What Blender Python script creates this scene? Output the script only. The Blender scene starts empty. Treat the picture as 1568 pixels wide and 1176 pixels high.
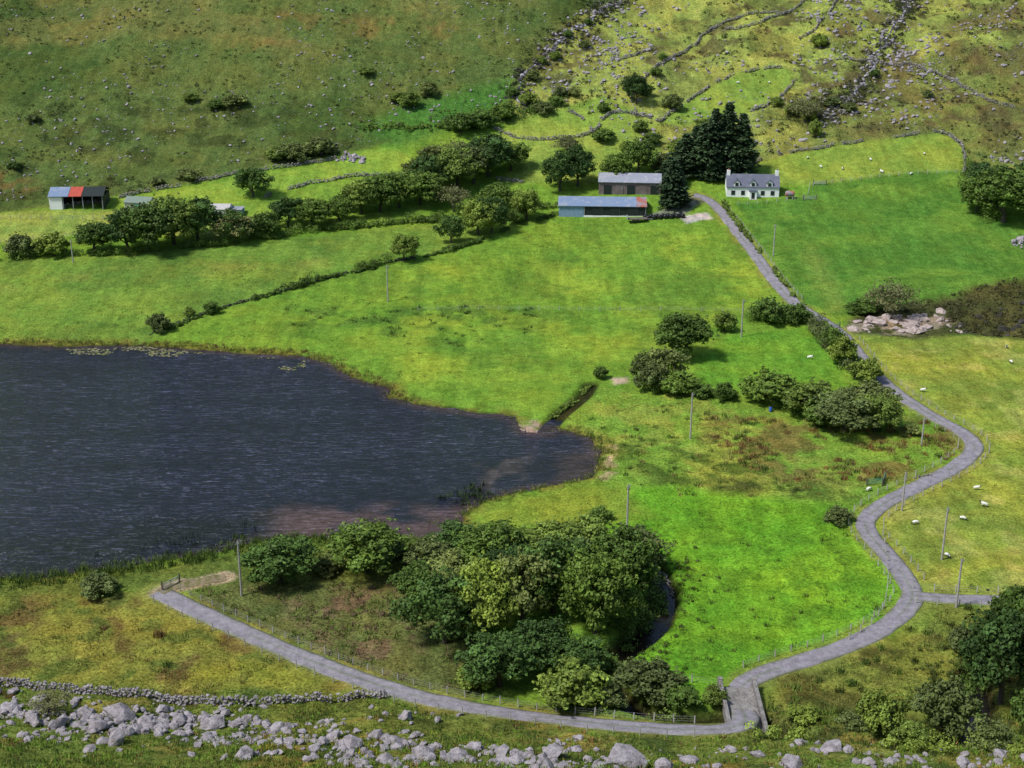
import bpy, math, numpy as np, bmesh
from mathutils import Vector, Matrix
rng=np.random.default_rng(7)
scene=bpy.context.scene
# ---------------------------------------------------------------- camera / survey geometry
F=50/36*1568; PITCH=math.radians(20.3); HC=110.0
cp,sp=math.cos(PITCH),math.sin(PITCH)
cam=bpy.data.cameras.new("camera"); cam.lens=50; cam.sensor_width=36; cam.clip_end=5000; cam.clip_start=0.5
camo=bpy.data.objects.new("camera",cam); scene.collection.objects.link(camo)
camo.location=(0,0,HC); camo.rotation_euler=(math.pi/2-PITCH,0,0); scene.camera=camo

R=rng.random((256,256))
def vn(x,y):
    xi=np.floor(x).astype(int); yi=np.floor(y).astype(int); fx=x-xi; fy=y-yi
    fx=fx*fx*(3-2*fx); fy=fy*fy*(3-2*fy)
    a=R[yi%256,xi%256]; b=R[yi%256,(xi+1)%256]; c=R[(yi+1)%256,xi%256]; d=R[(yi+1)%256,(xi+1)%256]
    return (a*(1-fx)+b*fx)*(1-fy)+(c*(1-fx)+d*fx)*fy
def fbm(x,y,s,o=4,k=0):
    r=0;a=1;t=0;x=np.asarray(x,float)/s+k*17.3;y=np.asarray(y,float)/s+k*9.1
    for i in range(o):
        r=r+a*vn(x,y);t+=a;a*=.5;x,y=x*1.93+y*.6+5.2,y*1.93-x*.5+1.7
    return r/t
def sm(a,b,x):
    t=np.clip((x-a)/(b-a),0,1);return t*t*(3-2*t)

prof=np.array([(-400,160),(-50,118),(0,105.5),(60,62),(110,28.5),(135,14.5),(155,4.6),(166,1.4),(176,.9),(200,.7),(318,.8),(335,1.5),(360,3.2),(400,7.5),(430,12),(460,20),(500,34),(570,62),(700,120),(1000,250),(2000,420)])
ty=np.arange(-400,2001,1.0); tz=np.interp(ty,prof[:,0],prof[:,1])
k=np.exp(-np.linspace(-2,2,17)**2);k/=k.sum(); tzs=np.convolve(np.pad(tz,8,mode='edge'),k,'valid')
def h0(X,Y):
    X=np.asarray(X,float);Y=np.asarray(Y,float)
    z=np.interp(Y,ty,tzs)
    hill=sm(440,540,Y)
    z=z+hill*((fbm(X,Y,75,3,1)-.5)*22+(fbm(X,Y,22,3,2)-.5)*5)
    fld=sm(325,380,Y)*(1-hill)
    z=z+fld*(fbm(X,Y,55,2,3)-.5)*4
    fg=sm(168,140,Y)*sm(-10,60,Y)
    z=z+fg*((fbm(X,Y,22,3,4)-.6)*4)
    z=z+5.5*np.exp(-((X-132)/32)**2-((Y-358)/9)**2)
    z=z+(fbm(X,Y,30,2,5)-.5)*.8*(1-fg)
    return z
def hitf(u,v,hf):
    dx=(u-784)/F; dy=-(v-588)/F
    d=(dx,cp+dy*sp,-sp+dy*cp)
    t=np.arange(60,1600,.5); X=t*d[0];Y=t*d[1];Z=HC+t*d[2]; g=hf(X,Y); w=np.nonzero(Z<g)[0]
    if len(w)==0: i=len(t)-1
    else: i=w[0]
    if i==0:return X[0],Y[0],Z[0],t[0]
    a=Z[i-1]-g[i-1]; b=g[i]-Z[i]; f=a/(a+b) if a+b>0 else 0
    tt=t[i-1]+.5*f
    return tt*d[0],tt*d[1],HC+tt*d[2],tt
def P0(l): return np.array([hitf(u,v,h0)[:2] for u,v in l])
def PZ(l): return np.array([hitf(u,v,lambda X,Y:np.zeros_like(X)+.1)[:2] for u,v in l])

def polydist(X,Y,poly,closed,maxd):
    D=np.full(X.shape,maxd,float); inside=np.zeros(X.shape,bool)
    mn=poly.min(0)-maxd; mx=poly.max(0)+maxd
    idx=np.nonzero((X>mn[0])&(X<mx[0])&(Y>mn[1])&(Y<mx[1]))[0]
    if len(idx)==0:return D,inside
    x=X[idx];y=Y[idx];n=len(poly);ins=np.zeros(len(idx),bool);dd=np.full(len(idx),maxd,float)
    for i in range(n if closed else n-1):
        a=poly[i];b=poly[(i+1)%n]
        m=np.nonzero((x>min(a[0],b[0])-maxd)&(x<max(a[0],b[0])+maxd)&(y>min(a[1],b[1])-maxd)&(y<max(a[1],b[1])+maxd))[0]
        if len(m):
            ab=b-a; L=(ab**2).sum()+1e-9
            t=np.clip(((x[m]-a[0])*ab[0]+(y[m]-a[1])*ab[1])/L,0,1)
            q=np.hypot(x[m]-a[0]-t*ab[0],y[m]-a[1]-t*ab[1]); dd[m]=np.minimum(dd[m],q)
        if closed and a[1]!=b[1]:
            c=((a[1]>y)!=(b[1]>y)); c&=x<(b[0]-a[0])*(y-a[1])/(b[1]-a[1])+a[0]; ins^=c
    D[idx]=dd; inside[idx]=ins
    return D,inside
def smoothline(p,step=.8,it=2):
    p=np.asarray(p,float)
    for _ in range(it):
        q=[p[0]]
        for i in range(len(p)-1):
            q+= [p[i]*.75+p[i+1]*.25,p[i]*.25+p[i+1]*.75]
        q.append(p[-1]);p=np.array(q)
    s=np.r_[0,np.cumsum(np.hypot(*np.diff(p[:,:2],axis=0).T))]
    n=max(2,int(s[-1]/step)); ss=np.linspace(0,s[-1],n+1)
    return np.stack([np.interp(ss,s,p[:,j]) for j in range(p.shape[1])],1)

lake_px=[(-900,520),(-300,522),(0,527),(100,530),(215,529),(300,534),(400,542),(470,545),(505,556),(540,577),(592,592),(602,608),(640,619),(720,631),(790,638),(800,660),(838,664),(842,655),(880,660),(905,670),(921,690),(917,712),(900,730),(850,743),(800,751),(740,768),(700,783),(703,798),(722,812),(660,829),(560,828),(480,820),(380,829),(330,845),(200,866),(80,881),(0,886),(-300,905),(-900,905)]
lake=PZ(lake_px)
road_px=[(1062,299),(1084,304),(1105,325),(1130,355),(1160,395),(1185,430),(1212,462),(1245,482),(1275,500),(1300,522),(1330,562),(1365,597),(1400,620),(1440,645),(1475,662),(1494,680),(1488,697),(1460,718),(1420,738),(1380,757),(1345,776),(1324,797),(1327,815),(1350,840),(1375,870),(1392,895),(1400,913),(1385,937),(1350,965),(1290,993),(1230,1012),(1170,1030),(1130,1052),(1133,1080),(1146,1104),(1120,1117),(1060,1119),(950,1112),(830,1100),(740,1087),(650,1070),(580,1050),(500,1022),(430,993),(360,962),(300,935),(255,912),(240,907)]
road=smoothline(P0(road_px),.6)
side=smoothline(P0([(1400,913),(1450,917),(1510,919),(1568,920),(1700,930)]),.6)
track=smoothline(P0([(245,908),(262,899),(300,893),(345,884)]),.6)
stream=smoothline(P0([(985,850),(1008,880),(1018,905),(1010,945),(980,975),(940,1000),(925,1035),(965,1078),(1060,1098),(1140,1091),(1200,1116),(1300,1134),(1420,1138),(1488,1126),(1500,1075),(1490,1035),(1520,965),(1600,940),(1750,935)]),1.,3)
ditch=smoothline(P0([(905,588),(893,607),(862,630),(838,652),(836,668)]),1.)

xs=np.r_[np.arange(-900,-260,16),np.arange(-260,-160,1.4),np.arange(-160,160,.5),np.arange(160,260,1.4),np.arange(260,901,16)]
ys=np.r_[np.arange(-300,90,6),np.arange(90,110,1.),np.arange(110,235,.42),np.arange(235,345,.55),np.arange(345,600,.75),np.arange(600,760,2.5),np.arange(760,1600,14)]
nx,ny=len(xs),len(ys)
XX,YY=np.meshgrid(xs,ys);X=XX.ravel();Y=YY.ravel()
Z=h0(X,Y)
dl,inl=polydist(X+(fbm(X,Y,6,3,8)-.5)*3,Y+(fbm(X,Y,6,3,9)-.5)*3,lake,True,12.)
t=np.clip(dl/7,0,1)
Z=np.where(inl,np.maximum(-1.6,-.15-dl*.25),np.where(dl<7,.1*(1-t)+Z*t,np.maximum(Z,.35)))
dr=np.minimum(polydist(X,Y,road,False,9.)[0],polydist(X,Y,side,False,9.)[0])
Zroad=Z.copy()
dst,_=polydist(X,Y,stream,False,10.)
dd,_=polydist(X,Y,ditch,False,4.)
rough=np.zeros(len(X))
def interp(G,x,y):
    x=np.asarray(x,float);y=np.asarray(y,float)
    i=np.clip(np.searchsorted(xs,x)-1,0,nx-2); j=np.clip(np.searchsorted(ys,y)-1,0,ny-2)
    fx=(x-xs[i])/(xs[i+1]-xs[i]); fy=(y-ys[j])/(ys[j+1]-ys[j])
    fx=np.clip(fx,0,1);fy=np.clip(fy,0,1)
    return (G[j,i]*(1-fx)+G[j,i+1]*fx)*(1-fy)+(G[j+1,i]*(1-fx)+G[j+1,i+1]*fx)*fy

# ---------------------------------------------------------------- paint vegetation colours of the ground, plus cloud shade on the left hillside
KA=.801
def lin(c,K=1.):
    c=np.array(c,float)/255; c=np.where(c<.04045,c/12.92,((c+.055)/1.055)**2.4)
    if K==KA: lu=c@np.array([.25,.65,.1]); c=c*.97+lu*.03
    return c*K
C=np.tile(lin((112,148,48),KA),(len(X),1))
wx=X+(fbm(X,Y,5,3,11)-.5)*3.0; wy=Y+(fbm(X,Y,5,3,12)-.5)*3.0
def paint(px,rgb,soft=1.2,amt=1.,noise=None,rg=None,world=None):
    poly=P0(px) if world is None else world
    D,I=polydist(wx,wy,poly,True,max(soft,.1)+.01)
    w=np.where(I,.5+.5*np.clip(D/soft,0,1),.5-.5*np.clip(D/soft,0,1))*amt
    if noise:
        s,a,b,kk=noise; w=w*sm(a,b,fbm(X,Y,s,4,kk))
    if rgb is not None: C[:]=C*(1-w[:,None])+lin(rgb,KA)*w[:,None]
    if rg is not None: rough[:]=rough*(1-w)+rg*w
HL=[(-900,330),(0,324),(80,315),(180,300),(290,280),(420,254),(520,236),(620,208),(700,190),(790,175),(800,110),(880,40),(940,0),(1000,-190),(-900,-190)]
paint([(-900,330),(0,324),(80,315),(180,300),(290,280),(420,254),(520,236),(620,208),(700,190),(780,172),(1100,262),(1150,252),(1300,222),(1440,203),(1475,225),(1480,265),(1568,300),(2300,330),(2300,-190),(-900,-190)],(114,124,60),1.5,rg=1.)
paint(HL,(88,104,52),2,rg=.9)  # left hillside: dark moor tone with the cloud shade painted into it
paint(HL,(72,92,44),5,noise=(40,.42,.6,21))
paint([(-900,120),(300,60),(430,90),(640,70),(760,30),(860,-20),(900,-190),(-900,-190)],(106,110,58),8,noise=(18,.4,.62,22),amt=.8)
paint([(350,70),(430,15),(560,20),(720,30),(700,55),(480,50),(400,90)],(116,98,56),3,noise=(7,.5,.66,29),amt=.5)
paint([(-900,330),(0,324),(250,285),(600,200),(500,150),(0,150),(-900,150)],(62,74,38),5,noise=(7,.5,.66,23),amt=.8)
paint([(-50,255),(30,255),(60,290),(0,300),(-50,300)],(104,86,50),3,noise=(4,.4,.6,28),amt=.7)
paint([(560,190),(640,160),(740,130),(800,120),(800,170),(700,195),(640,225),(575,215)],(74,116,46),4,rg=.9)
paint([(780,172),(800,110),(880,40),(940,0),(1100,-60),(1250,-190),(1568,-190),(1568,60),(1320,110),(1220,190),(1150,250),(1000,240)],(142,154,72),4,noise=(14,.34,.52,24),rg=.9)
paint([(1260,160),(1400,60),(1568,-40),(2300,-100),(2300,300),(1480,230),(1440,200),(1300,215)],(102,104,56),5,noise=(12,.38,.6,25))
paint([(900,60),(1400,-60),(1568,0),(1568,200),(1250,205),(1150,60),(1000,130)],(90,84,54),3,noise=(5,.52,.66,26),amt=.8)
paint([(820,60),(880,35),(935,60),(900,110),(870,150),(830,155)],(96,100,56),3,noise=(4,.4,.6,27))
for px,c in [
 ([(100,318),(190,302),(330,280),(430,262),(520,248),(545,232),(620,228),(635,262),(540,268),(470,282),(420,302),(330,318),(230,312)],(128,158,56)),
 ([(420,302),(530,275),(640,265),(700,290),(640,330),(500,350),(330,350),(330,318)],(118,152,54)),
 ([(-400,335),(0,326),(80,322),(180,322),(330,322),(420,350),(330,368),(200,352),(0,372),(-400,380)],(136,154,68)),
 ([(760,205),(850,175),(925,150),(960,175),(1010,190),(1010,240),(900,280),(770,280),(790,250)],(132,156,64)),
 ([(860,165),(930,148),(965,168),(940,200),(905,205),(760,190)],(128,154,60)),
 ([(1010,188),(1060,148),(1130,112),(1200,100),(1220,118),(1190,152),(1150,170),(1120,180),(1050,192)],(126,152,60)),
 ([(1150,252),(1200,236),(1300,222),(1440,205),(1470,222),(1476,262),(1300,275),(1240,285),(1160,275)],(128,152,58)),
 ([(1130,312),(1235,302),(1245,283),(1300,275),(1476,262),(1490,310),(1568,360),(1900,380),(1900,470),(1568,432),(1400,465),(1300,485),(1220,462)],(84,126,46)),
 ([(-400,390),(0,402),(110,392),(330,380),(560,352),(700,340),(840,330),(700,380),(560,412),(440,442),(300,482),(215,524),(0,524),(-400,520)],(112,142,54)),
 ([(1310,512),(1420,512),(1568,518),(2000,520),(2000,930),(1568,915),(1420,905),(1345,820),(1345,780),(1480,718),(1510,690),(1470,650),(1370,590),(1325,540)],(138,154,58)),
 ([(1060,555),(1120,512),(1240,500),(1290,560),(1300,590),(1180,600),(1070,590)],(102,148,44)),
 ]: paint(px,c,1.,rg=.2)
RF=[(1310,512),(1568,518),(2000,520),(2000,930),(1568,915),(1420,905),(1345,780),(1510,690),(1370,590)]
paint(RF,(120,136,54),3,noise=(9,.45,.6,37),amt=.8)
paint(RF,(160,164,80),3,noise=(6,.52,.66,38),amt=.7)
paint([(1130,312),(1476,262),(1568,360),(1400,465),(1220,462)],(98,138,50),2,noise=(12,.45,.6,31))
paint([(1240,375),(1262,400),(1295,470),(1275,478),(1235,400)],(118,138,58),3,amt=.8)
paint([(640,470),(1200,478),(1195,490),(640,480)],(84,120,44),2,amt=.6,noise=(8,.4,.6,32))
paint([(430,470),(820,470),(860,500),(640,545),(560,500),(440,500)],(80,112,44),2,noise=(5,.5,.6,33),amt=.8,rg=.5)
paint([(620,400),(1150,340),(1200,470),(900,590),(600,590)],(134,162,52),3,noise=(18,.46,.6,34),amt=.8)
paint([(600,350),(1150,330),(1200,470),(900,590),(600,600),(400,540),(440,450)],(94,128,46),3,noise=(10,.52,.66,39),amt=.6)
paint([(0,395),(560,360),(440,440),(215,520),(0,520)],(92,122,50),3,noise=(12,.48,.62,35),amt=.7)
paint([(-20,430),(500,395),(500,410),(-20,452)],(134,142,62),3,noise=(9,.4,.6,40),amt=.5)
paint([(1300,490),(1330,470),(1400,462),(1568,425),(1800,400),(1800,525),(1568,520),(1480,512),(1420,520),(1310,512)],(74,78,44),1.5,rg=1)
paint([(1290,492),(1360,488),(1420,480),(1460,495),(1420,512),(1310,515)],(150,136,116),1,noise=(4,.46,.56,36),amt=.8)
paint([(905,595),(1060,600),(1180,615),(1240,650),(1380,680),(1470,655),(1485,685),(1400,735),(1320,770),(1290,790),(1000,740),(925,740),(905,690),(860,655)],(114,146,50),2,rg=.7)
paint([(905,595),(1180,615),(1320,770),(1000,740),(905,690)],(138,148,60),2,noise=(5,.5,.62,53),amt=.7)
paint([(1080,640),(1200,640),(1400,640),(1480,662),(1480,700),(1380,735),(1200,745),(1080,690)],(112,102,54),3,noise=(5,.43,.6,41),rg=.9,amt=.85)
paint([(925,670),(1090,680),(1320,770),(1000,745)],(86,108,42),2,noise=(5,.5,.62,42),rg=.7)
paint([(1090,735),(1330,742),(1310,760),(1100,750)],(72,82,40),2,noise=(4,.42,.6,43),rg=.8)
paint([(860,760),(1010,745),(1290,775),(1310,800),(1350,850),(1368,880),(1352,945),(1290,985),(1150,1030),(1100,1060),(1010,1075),(925,1040),(935,1015),(1020,960),(1030,905),(1000,860),(900,810)],(102,154,36),2,rg=.25)
paint([(1000,860),(1300,860),(1368,880),(1340,930),(1150,1000),(1000,1030)],(118,166,36),4,noise=(12,.45,.6,44),amt=.8)
paint([(860,760),(1290,775),(1368,880),(1150,1030),(935,1040),(1000,860)],(84,128,34),3,noise=(4,.52,.66,54),amt=.6)
paint([(740,770),(860,745),(950,745),(1000,790),(900,812),(720,800)],(122,144,48),2,rg=.4)
paint([(-400,900),(0,888),(200,870),(380,835),(560,832),(720,815),(720,900),(370,900),(240,905),(0,930),(-400,930)],(94,108,46),2,rg=.8)
paint([(340,890),(720,880),(760,1060),(700,1075),(560,1035),(420,985),(280,925)],(94,102,54),2,rg=.9)
paint([(420,900),(620,900),(640,1040),(480,1000)],(108,86,70),3,noise=(3,.5,.64,45),amt=.7)
LF=[(-400,920),(240,912),(300,942),(430,1000),(560,1050),(540,1068),(300,1080),(0,1050),(-400,1040)]
paint(LF,(124,126,52),2,rg=.8); paint(LF,(98,88,48),2,noise=(7,.5,.64,46),rg=.9); paint(LF,(86,102,44),2,noise=(4,.52,.64,55),rg=.9,amt=.8)
paint([(150,1000),(430,1005),(540,1062),(300,1072)],(138,140,48),3,amt=.7,noise=(6,.4,.55,47))
paint([(1180,1035),(1400,960),(1420,925),(1568,925),(1900,940),(1900,1150),(1180,1130),(1160,1090)],(114,124,52),2,rg=.8)
paint([(1180,1035),(1400,960),(1568,960),(1700,1150),(1180,1130)],(84,88,42),2,noise=(6,.5,.64,48),rg=.9)
fgp=np.array([(-900,-300),(900,-300),(900,159),(120,159),(60,160),(20,163),(-10,168),(-25,172),(-60,172),(-90,174),(-900,175)],float)
paint(None,(102,116,50),2,rg=1.,world=fgp)
paint(None,(74,88,40),2,rg=1.,world=fgp,noise=(5,.5,.66,51))
paint(None,(130,120,58),2,rg=1.,world=fgp,noise=(7,.55,.7,52),amt=.7)
w=sm(5,.5,dl)*(~inl)*.75; w=w*sm(.3,.6,fbm(X,Y,4,3,61)); C=C*(1-w[:,None])+lin((120,114,50),KA)*w[:,None]
w=sm(1.1,.2,dl)*(~inl)*.7; C=C*(1-w[:,None])+lin((66,60,40),KA)*w[:,None]
paint([(796,642),(822,641),(836,655),(847,663),(818,668),(800,657)],(180,152,134),.9,noise=(2.,.25,.5,64),rg=.2)
paint([(932,580),(962,577),(965,588),(940,590)],(196,176,150),.8,noise=(1.5,.25,.5,65))
paint([(930,682),(945,680),(940,705),(936,735),(926,735)],(176,150,118),.8,noise=(2.,.35,.5,62))
paint([(1040,330),(1086,326),(1092,336),(1050,340)],(190,180,172),.6); paint([(1000,334),(1050,326),(1085,304),(1060,296),(1042,298),(1040,310),(1000,328)],(128,124,116),.8,amt=.8)
w=sm(4.2,2.0,dr)*.6*sm(.3,.55,fbm(X,Y,4,3,63)); C=C*(1-w[:,None])+lin((142,142,70),KA)*w[:,None]; rough*=1-sm(5,3,dr)
dt,_=polydist(X,Y,track,False,5.); w=sm(2.4,1.2,dt)*.9; C=C*(1-w[:,None])+lin((170,150,122),KA)*w[:,None]
w=sm(3.4,1.8,dst); C=C*(1-w[:,None])+lin((58,54,34),KA)*w[:,None]
w=sm(2.6,1,dd); C=C*(1-w[:,None])+lin((54,56,30),KA)*w[:,None]
w=sm(0,-.4,Z); C=C*(1-w[:,None])+lin((60,46,34),KA)*w[:,None]
near=sm(2.5,5,dr)*(dl>1)
Z=Z+near*rough*((fbm(X,Y,2.2,2,71)-.5)*.7+(fbm(X,Y,7,2,72)-.5)*1.3*sm(.6,1,rough))
wst=sm(3.,1.3,dst); Z=Z*(1-wst)+(-1.3)*wst
Z=Z-sm(2.5,.8,dd)*np.minimum(.9,Z+.4)
ZG=Z.reshape(ny,nx); ZR=Zroad.reshape(ny,nx); DR=dr.reshape(ny,nx)
def hz(x,y): return interp(ZG,x,y)
def hit(u,v): return hitf(u,v,hz)
def P(l): return np.array([hit(u,v)[:2] for u,v in l])

# ---------------------------------------------------------------- mesh + material helpers
def new_mesh(name,V,faces,smooth=False,mats=(),midx=None,col=None,extra=None):
    if isinstance(faces,np.ndarray): faces=[faces]
    me=bpy.data.meshes.new(name); V=np.asarray(V,np.float32)
    me.vertices.add(len(V)); me.vertices.foreach_set("co",V.ravel())
    loops=np.concatenate([f.ravel() for f in faces]).astype(np.int32)
    tot=np.concatenate([np.full(len(f),f.shape[1]) for f in faces]).astype(np.int32)
    st=np.r_[0,np.cumsum(tot)[:-1]].astype(np.int32)
    me.loops.add(len(loops)); me.loops.foreach_set("vertex_index",loops)
    me.polygons.add(len(tot)); me.polygons.foreach_set("loop_start",st); me.polygons.foreach_set("loop_total",tot)
    me.polygons.foreach_set("use_smooth",np.full(len(tot),smooth))
    if midx is not None: me.polygons.foreach_set("material_index",np.asarray(midx,np.int32))
    for m in mats: me.materials.append(m)
    if col is not None:
        a=me.color_attributes.new("Col",'FLOAT_COLOR','POINT'); a.data.foreach_set("color",np.c_[col,np.ones(len(col))].astype(np.float32).ravel())
    if extra is not None:
        for n,v in extra.items():
            a=me.attributes.new(n,'FLOAT','POINT'); a.data.foreach_set("value",np.asarray(v,np.float32))
    me.update(calc_edges=True); me.validate()
    return me
def link(name,me,loc=(0,0,0),rot=(0,0,0),scale=(1,1,1),parent=None):
    o=bpy.data.objects.new(name,me); scene.collection.objects.link(o); o.location=loc;o.rotation_euler=rot;o.scale=scale
    if parent: o.parent=parent
    return o
class NT:
    def __init__(s,name):
        s.m=bpy.data.materials.new(name); s.m.use_nodes=True; s.t=s.m.node_tree; s.b=s.t.nodes["Principled BSDF"]; s.out=s.t.nodes["Material Output"]
    def n(s,t,**kw):
        x=s.t.nodes.new(t)
        for k,v in kw.items(): setattr(x,k,v)
        return x
    def l(s,a,b): s.t.links.new(a,b)
    def setin(s,sock,v):
        if isinstance(v,bpy.types.NodeSocket): s.l(v,sock)
        else: sock.default_value=v
    def noise(s,scale,det=4,vec=None,rough=.55,dist=0):
        x=s.n('ShaderNodeTexNoise'); x.inputs['Scale'].default_value=scale;x.inputs['Detail'].default_value=det;x.inputs['Roughness'].default_value=rough;x.inputs['Distortion'].default_value=dist
        if vec is None: vec=s.pos()
        s.l(vec,x.inputs['Vector']); return x.outputs['Fac']
    def pos(s):
        if not hasattr(s,'g'): s.g=s.n('ShaderNodeNewGeometry')
        return s.g.outputs['Position']
    def obj(s):
        return s.n('ShaderNodeTexCoord').outputs['Object']
    def mapv(s,vec,rz,sc):
        mp=s.n('ShaderNodeMapping'); s.l(vec,mp.inputs[0]); mp.inputs['Rotation'].default_value=(0,0,math.radians(rz)); mp.inputs['Scale'].default_value=sc; return mp.outputs[0]
    def rng(s,v,a,b,c,d):
        x=s.n('ShaderNodeMapRange'); s.l(v,x.inputs[0])
        for i,q in enumerate((a,b,c,d)): s.setin(x.inputs[i+1],q)
        return x.outputs[0]
    def mix(s,f,a,b,mode='MIX'):
        x=s.n('ShaderNodeMix',data_type='RGBA',blend_type=mode); s.setin(x.inputs[0],f); s.setin(x.inputs[6],a); s.setin(x.inputs[7],b); return x.outputs[2]
    def math(s,op,a,b):
        x=s.n('ShaderNodeMath',operation=op); s.setin(x.inputs[0],a); s.setin(x.inputs[1],b); return x.outputs[0]
    def scale(s,c,v):
        x=s.n('ShaderNodeVectorMath',operation='SCALE'); s.setin(x.inputs[0],c); s.setin(x.inputs['Scale'],v); return x.outputs[0]
    def attr(s,n,o='Color'):
        x=s.n('ShaderNodeAttribute',attribute_name=n); return x.outputs[o]
    def bump(s,h,st,dist):
        x=s.n('ShaderNodeBump'); s.l(h,x.inputs['Height']); x.inputs['Strength'].default_value=st; x.inputs['Distance'].default_value=dist; s.l(x.outputs[0],s.b.inputs['Normal'])
    def fin(s,col,rough=.8,spec=.2,metal=0):
        s.setin(s.b.inputs['Base Color'],col); s.setin(s.b.inputs['Roughness'],rough); s.b.inputs['Specular IOR Level'].default_value=spec; s.b.inputs['Metallic'].default_value=metal
        return s.m
def L4(c,K=1.): return (*[float(x) for x in lin(c,K)],1)

g=NT("ground_vegetation"); c=g.attr("Col"); rf=g.attr("rough","Fac")
n1=g.noise(.06,3);n2=g.noise(.5,3,rough=.65);n3=g.noise(2.2,3,rough=.8); n4=g.noise(.2,3)
n5=g.noise(1.,3,g.mapv(g.pos(),12,(.4,.07,.1)),.6)
c=g.scale(c,g.rng(n2,.3,.7,.78,1.26)); c=g.scale(c,g.rng(n5,.35,.65,.86,1.16))
lo=g.rng(rf,0,1,.62,.38); hi=g.rng(rf,0,1,1.42,1.8)
c=g.scale(c,g.rng(n3,.34,.66,lo,hi))
yel=g.mix(1.,c,(1.4,1.08,1.,1),'MULTIPLY'); c=g.mix(g.rng(n1,.42,.62,0,.7),c,yel)
drk=g.mix(1.,c,(.74,.88,.85,1),'MULTIPLY'); c=g.mix(g.rng(n4,.46,.62,0,.6),c,drk)
g.bump(n3,.9,.35); M_ground=g.fin(c,.95,.0)

m=NT("leaf"); c=m.attr("Col"); oi=m.n('ShaderNodeObjectInfo'); c=m.scale(c,m.rng(oi.outputs['Random'],0,1,.75,1.3))
c=m.mix(m.rng(oi.outputs['Random'],.4,1,0,.6),c,m.mix(1.,c,(1.2,1.05,.8,1),'MULTIPLY'))
M_leaf=m.fin(c,.6,.15)
m=NT("grass_blade"); c=m.attr("Col"); M_blade=m.fin(c,.8,.1)
m=NT("bark"); M_bark=m.fin(m.mix(m.noise(3,4),(.03,.024,.018,1),(.11,.095,.075,1)),.9)
def rockmat(name,a,b,lich):
    m=NT(name); f=m.noise(1.1,5,rough=.7); f2=m.noise(4,4,rough=.7)
    c=m.mix(m.rng(f,.4,.68,0,1),a,b); c=m.mix(m.rng(f2,.54,.7,0,.8),c,lich)
    m.bump(m.noise(3,5,rough=.75),1.,.3); return m.fin(c,.9,.1)
M_rock=rockmat("pale_rock",L4((196,188,192),.75),L4((136,128,130),.75),L4((96,94,74),.7))
M_rockw=rockmat("mossy_wall_stone",L4((176,170,166),.75),L4((118,114,106),.75),L4((92,96,60),.7))
M_rockd=rockmat("dark_rock",L4((96,92,88),.7),L4((60,58,56),.7),L4((66,70,44),.6))
M_rockp=rockmat("pink_rock",L4((216,198,190),.75),L4((156,140,134),.75),L4((96,92,68),.7))

# ---------------------------------------------------------------- terrain object
ii=np.arange(nx*ny).reshape(ny,nx)
Fq=np.stack([ii[:-1,:-1],ii[:-1,1:],ii[1:,1:],ii[1:,:-1]],-1).reshape(-1,4)
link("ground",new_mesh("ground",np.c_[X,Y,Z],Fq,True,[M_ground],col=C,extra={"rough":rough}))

# ---------------------------------------------------------------- lake and streams
m=NT("lake_water"); vec=m.pos()
v1=m.mapv(vec,-16,(.38,1.9,1)); w1=m.noise(.85,4,v1,.62,.8)
w2=m.noise(1.,3,m.mapv(vec,-10,(.018,.08,1)),.6,.4)
w3=m.noise(2.6,2,m.mapv(vec,-24,(.5,1.6,1)),.6,.3)
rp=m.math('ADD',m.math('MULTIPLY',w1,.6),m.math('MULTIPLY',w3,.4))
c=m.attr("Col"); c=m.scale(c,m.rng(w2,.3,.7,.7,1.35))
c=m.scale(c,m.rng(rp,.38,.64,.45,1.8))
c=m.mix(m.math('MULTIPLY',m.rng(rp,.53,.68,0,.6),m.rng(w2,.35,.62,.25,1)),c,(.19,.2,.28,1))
m.bump(rp,.8,.5); M_water=m.fin(c,.16,.5)
lx=np.arange(-330,40,1.);ly=np.arange(190,336,1.);LX,LY=np.meshgrid(lx,ly);lX=LX.ravel();lY=LY.ravel()
d,i_l=polydist(lX,lY,lake,True,14.)
deep=lin((31,32,50),.66)
lc=np.tile(deep,(len(lX),1))
lc*= (.8+.4*fbm(lX,lY,30,2,80))[:,None]
br=lin((104,76,70),.35)
w=sm(3.5,.5,d)*.6; lc=lc*(1-w[:,None])+br*w[:,None]
def lp(px,rgb,soft,ns,amt=1):
    D,I=polydist(lX+(fbm(lX,lY,6,2,81)-.5)*5,lY+(fbm(lX,lY,6,2,82)-.5)*5,PZ(px),True,soft+.01); w=np.where(I,.5+.5*D/soft,.5-.5*D/soft)*amt*sm(ns[0],ns[1],fbm(lX,lY,5,3,83)); lc[:]=lc*(1-w[:,None])+lin(rgb,.5)*w[:,None]
lp([(400,785),(560,778),(700,775),(740,800),(680,835),(480,832),(400,815)],(122,94,90),3,(.32,.6),.75)
lp([(730,712),(800,705),(800,730),(740,742)],(122,104,100),2.5,(.4,.6),.7)
lp([(860,690),(925,680),(910,730),(860,735)],(96,76,70),3,(.3,.6),.7)
lp([(0,830),(200,800),(420,775),(440,800),(330,850),(0,890)],(20,24,22),4,(.2,.5),.8)
nlx,nly=len(lx),len(ly);q=np.arange(nlx*nly).reshape(nly,nlx)
lf=np.stack([q[:-1,:-1],q[:-1,1:],q[1:,1:],q[1:,:-1]],-1).reshape(-1,4); kp=(i_l|(d<5)); lf=lf[kp[lf].all(1)]
link("lake",new_mesh("lake",np.c_[lX,lY,np.zeros(len(lX))],lf,True,[M_water],col=lc))
m=NT("stream_water"); m.bump(m.noise(1.5,3),.3,.2); M_stream=m.fin((.012,.01,.007,1),.14,.25)
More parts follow.
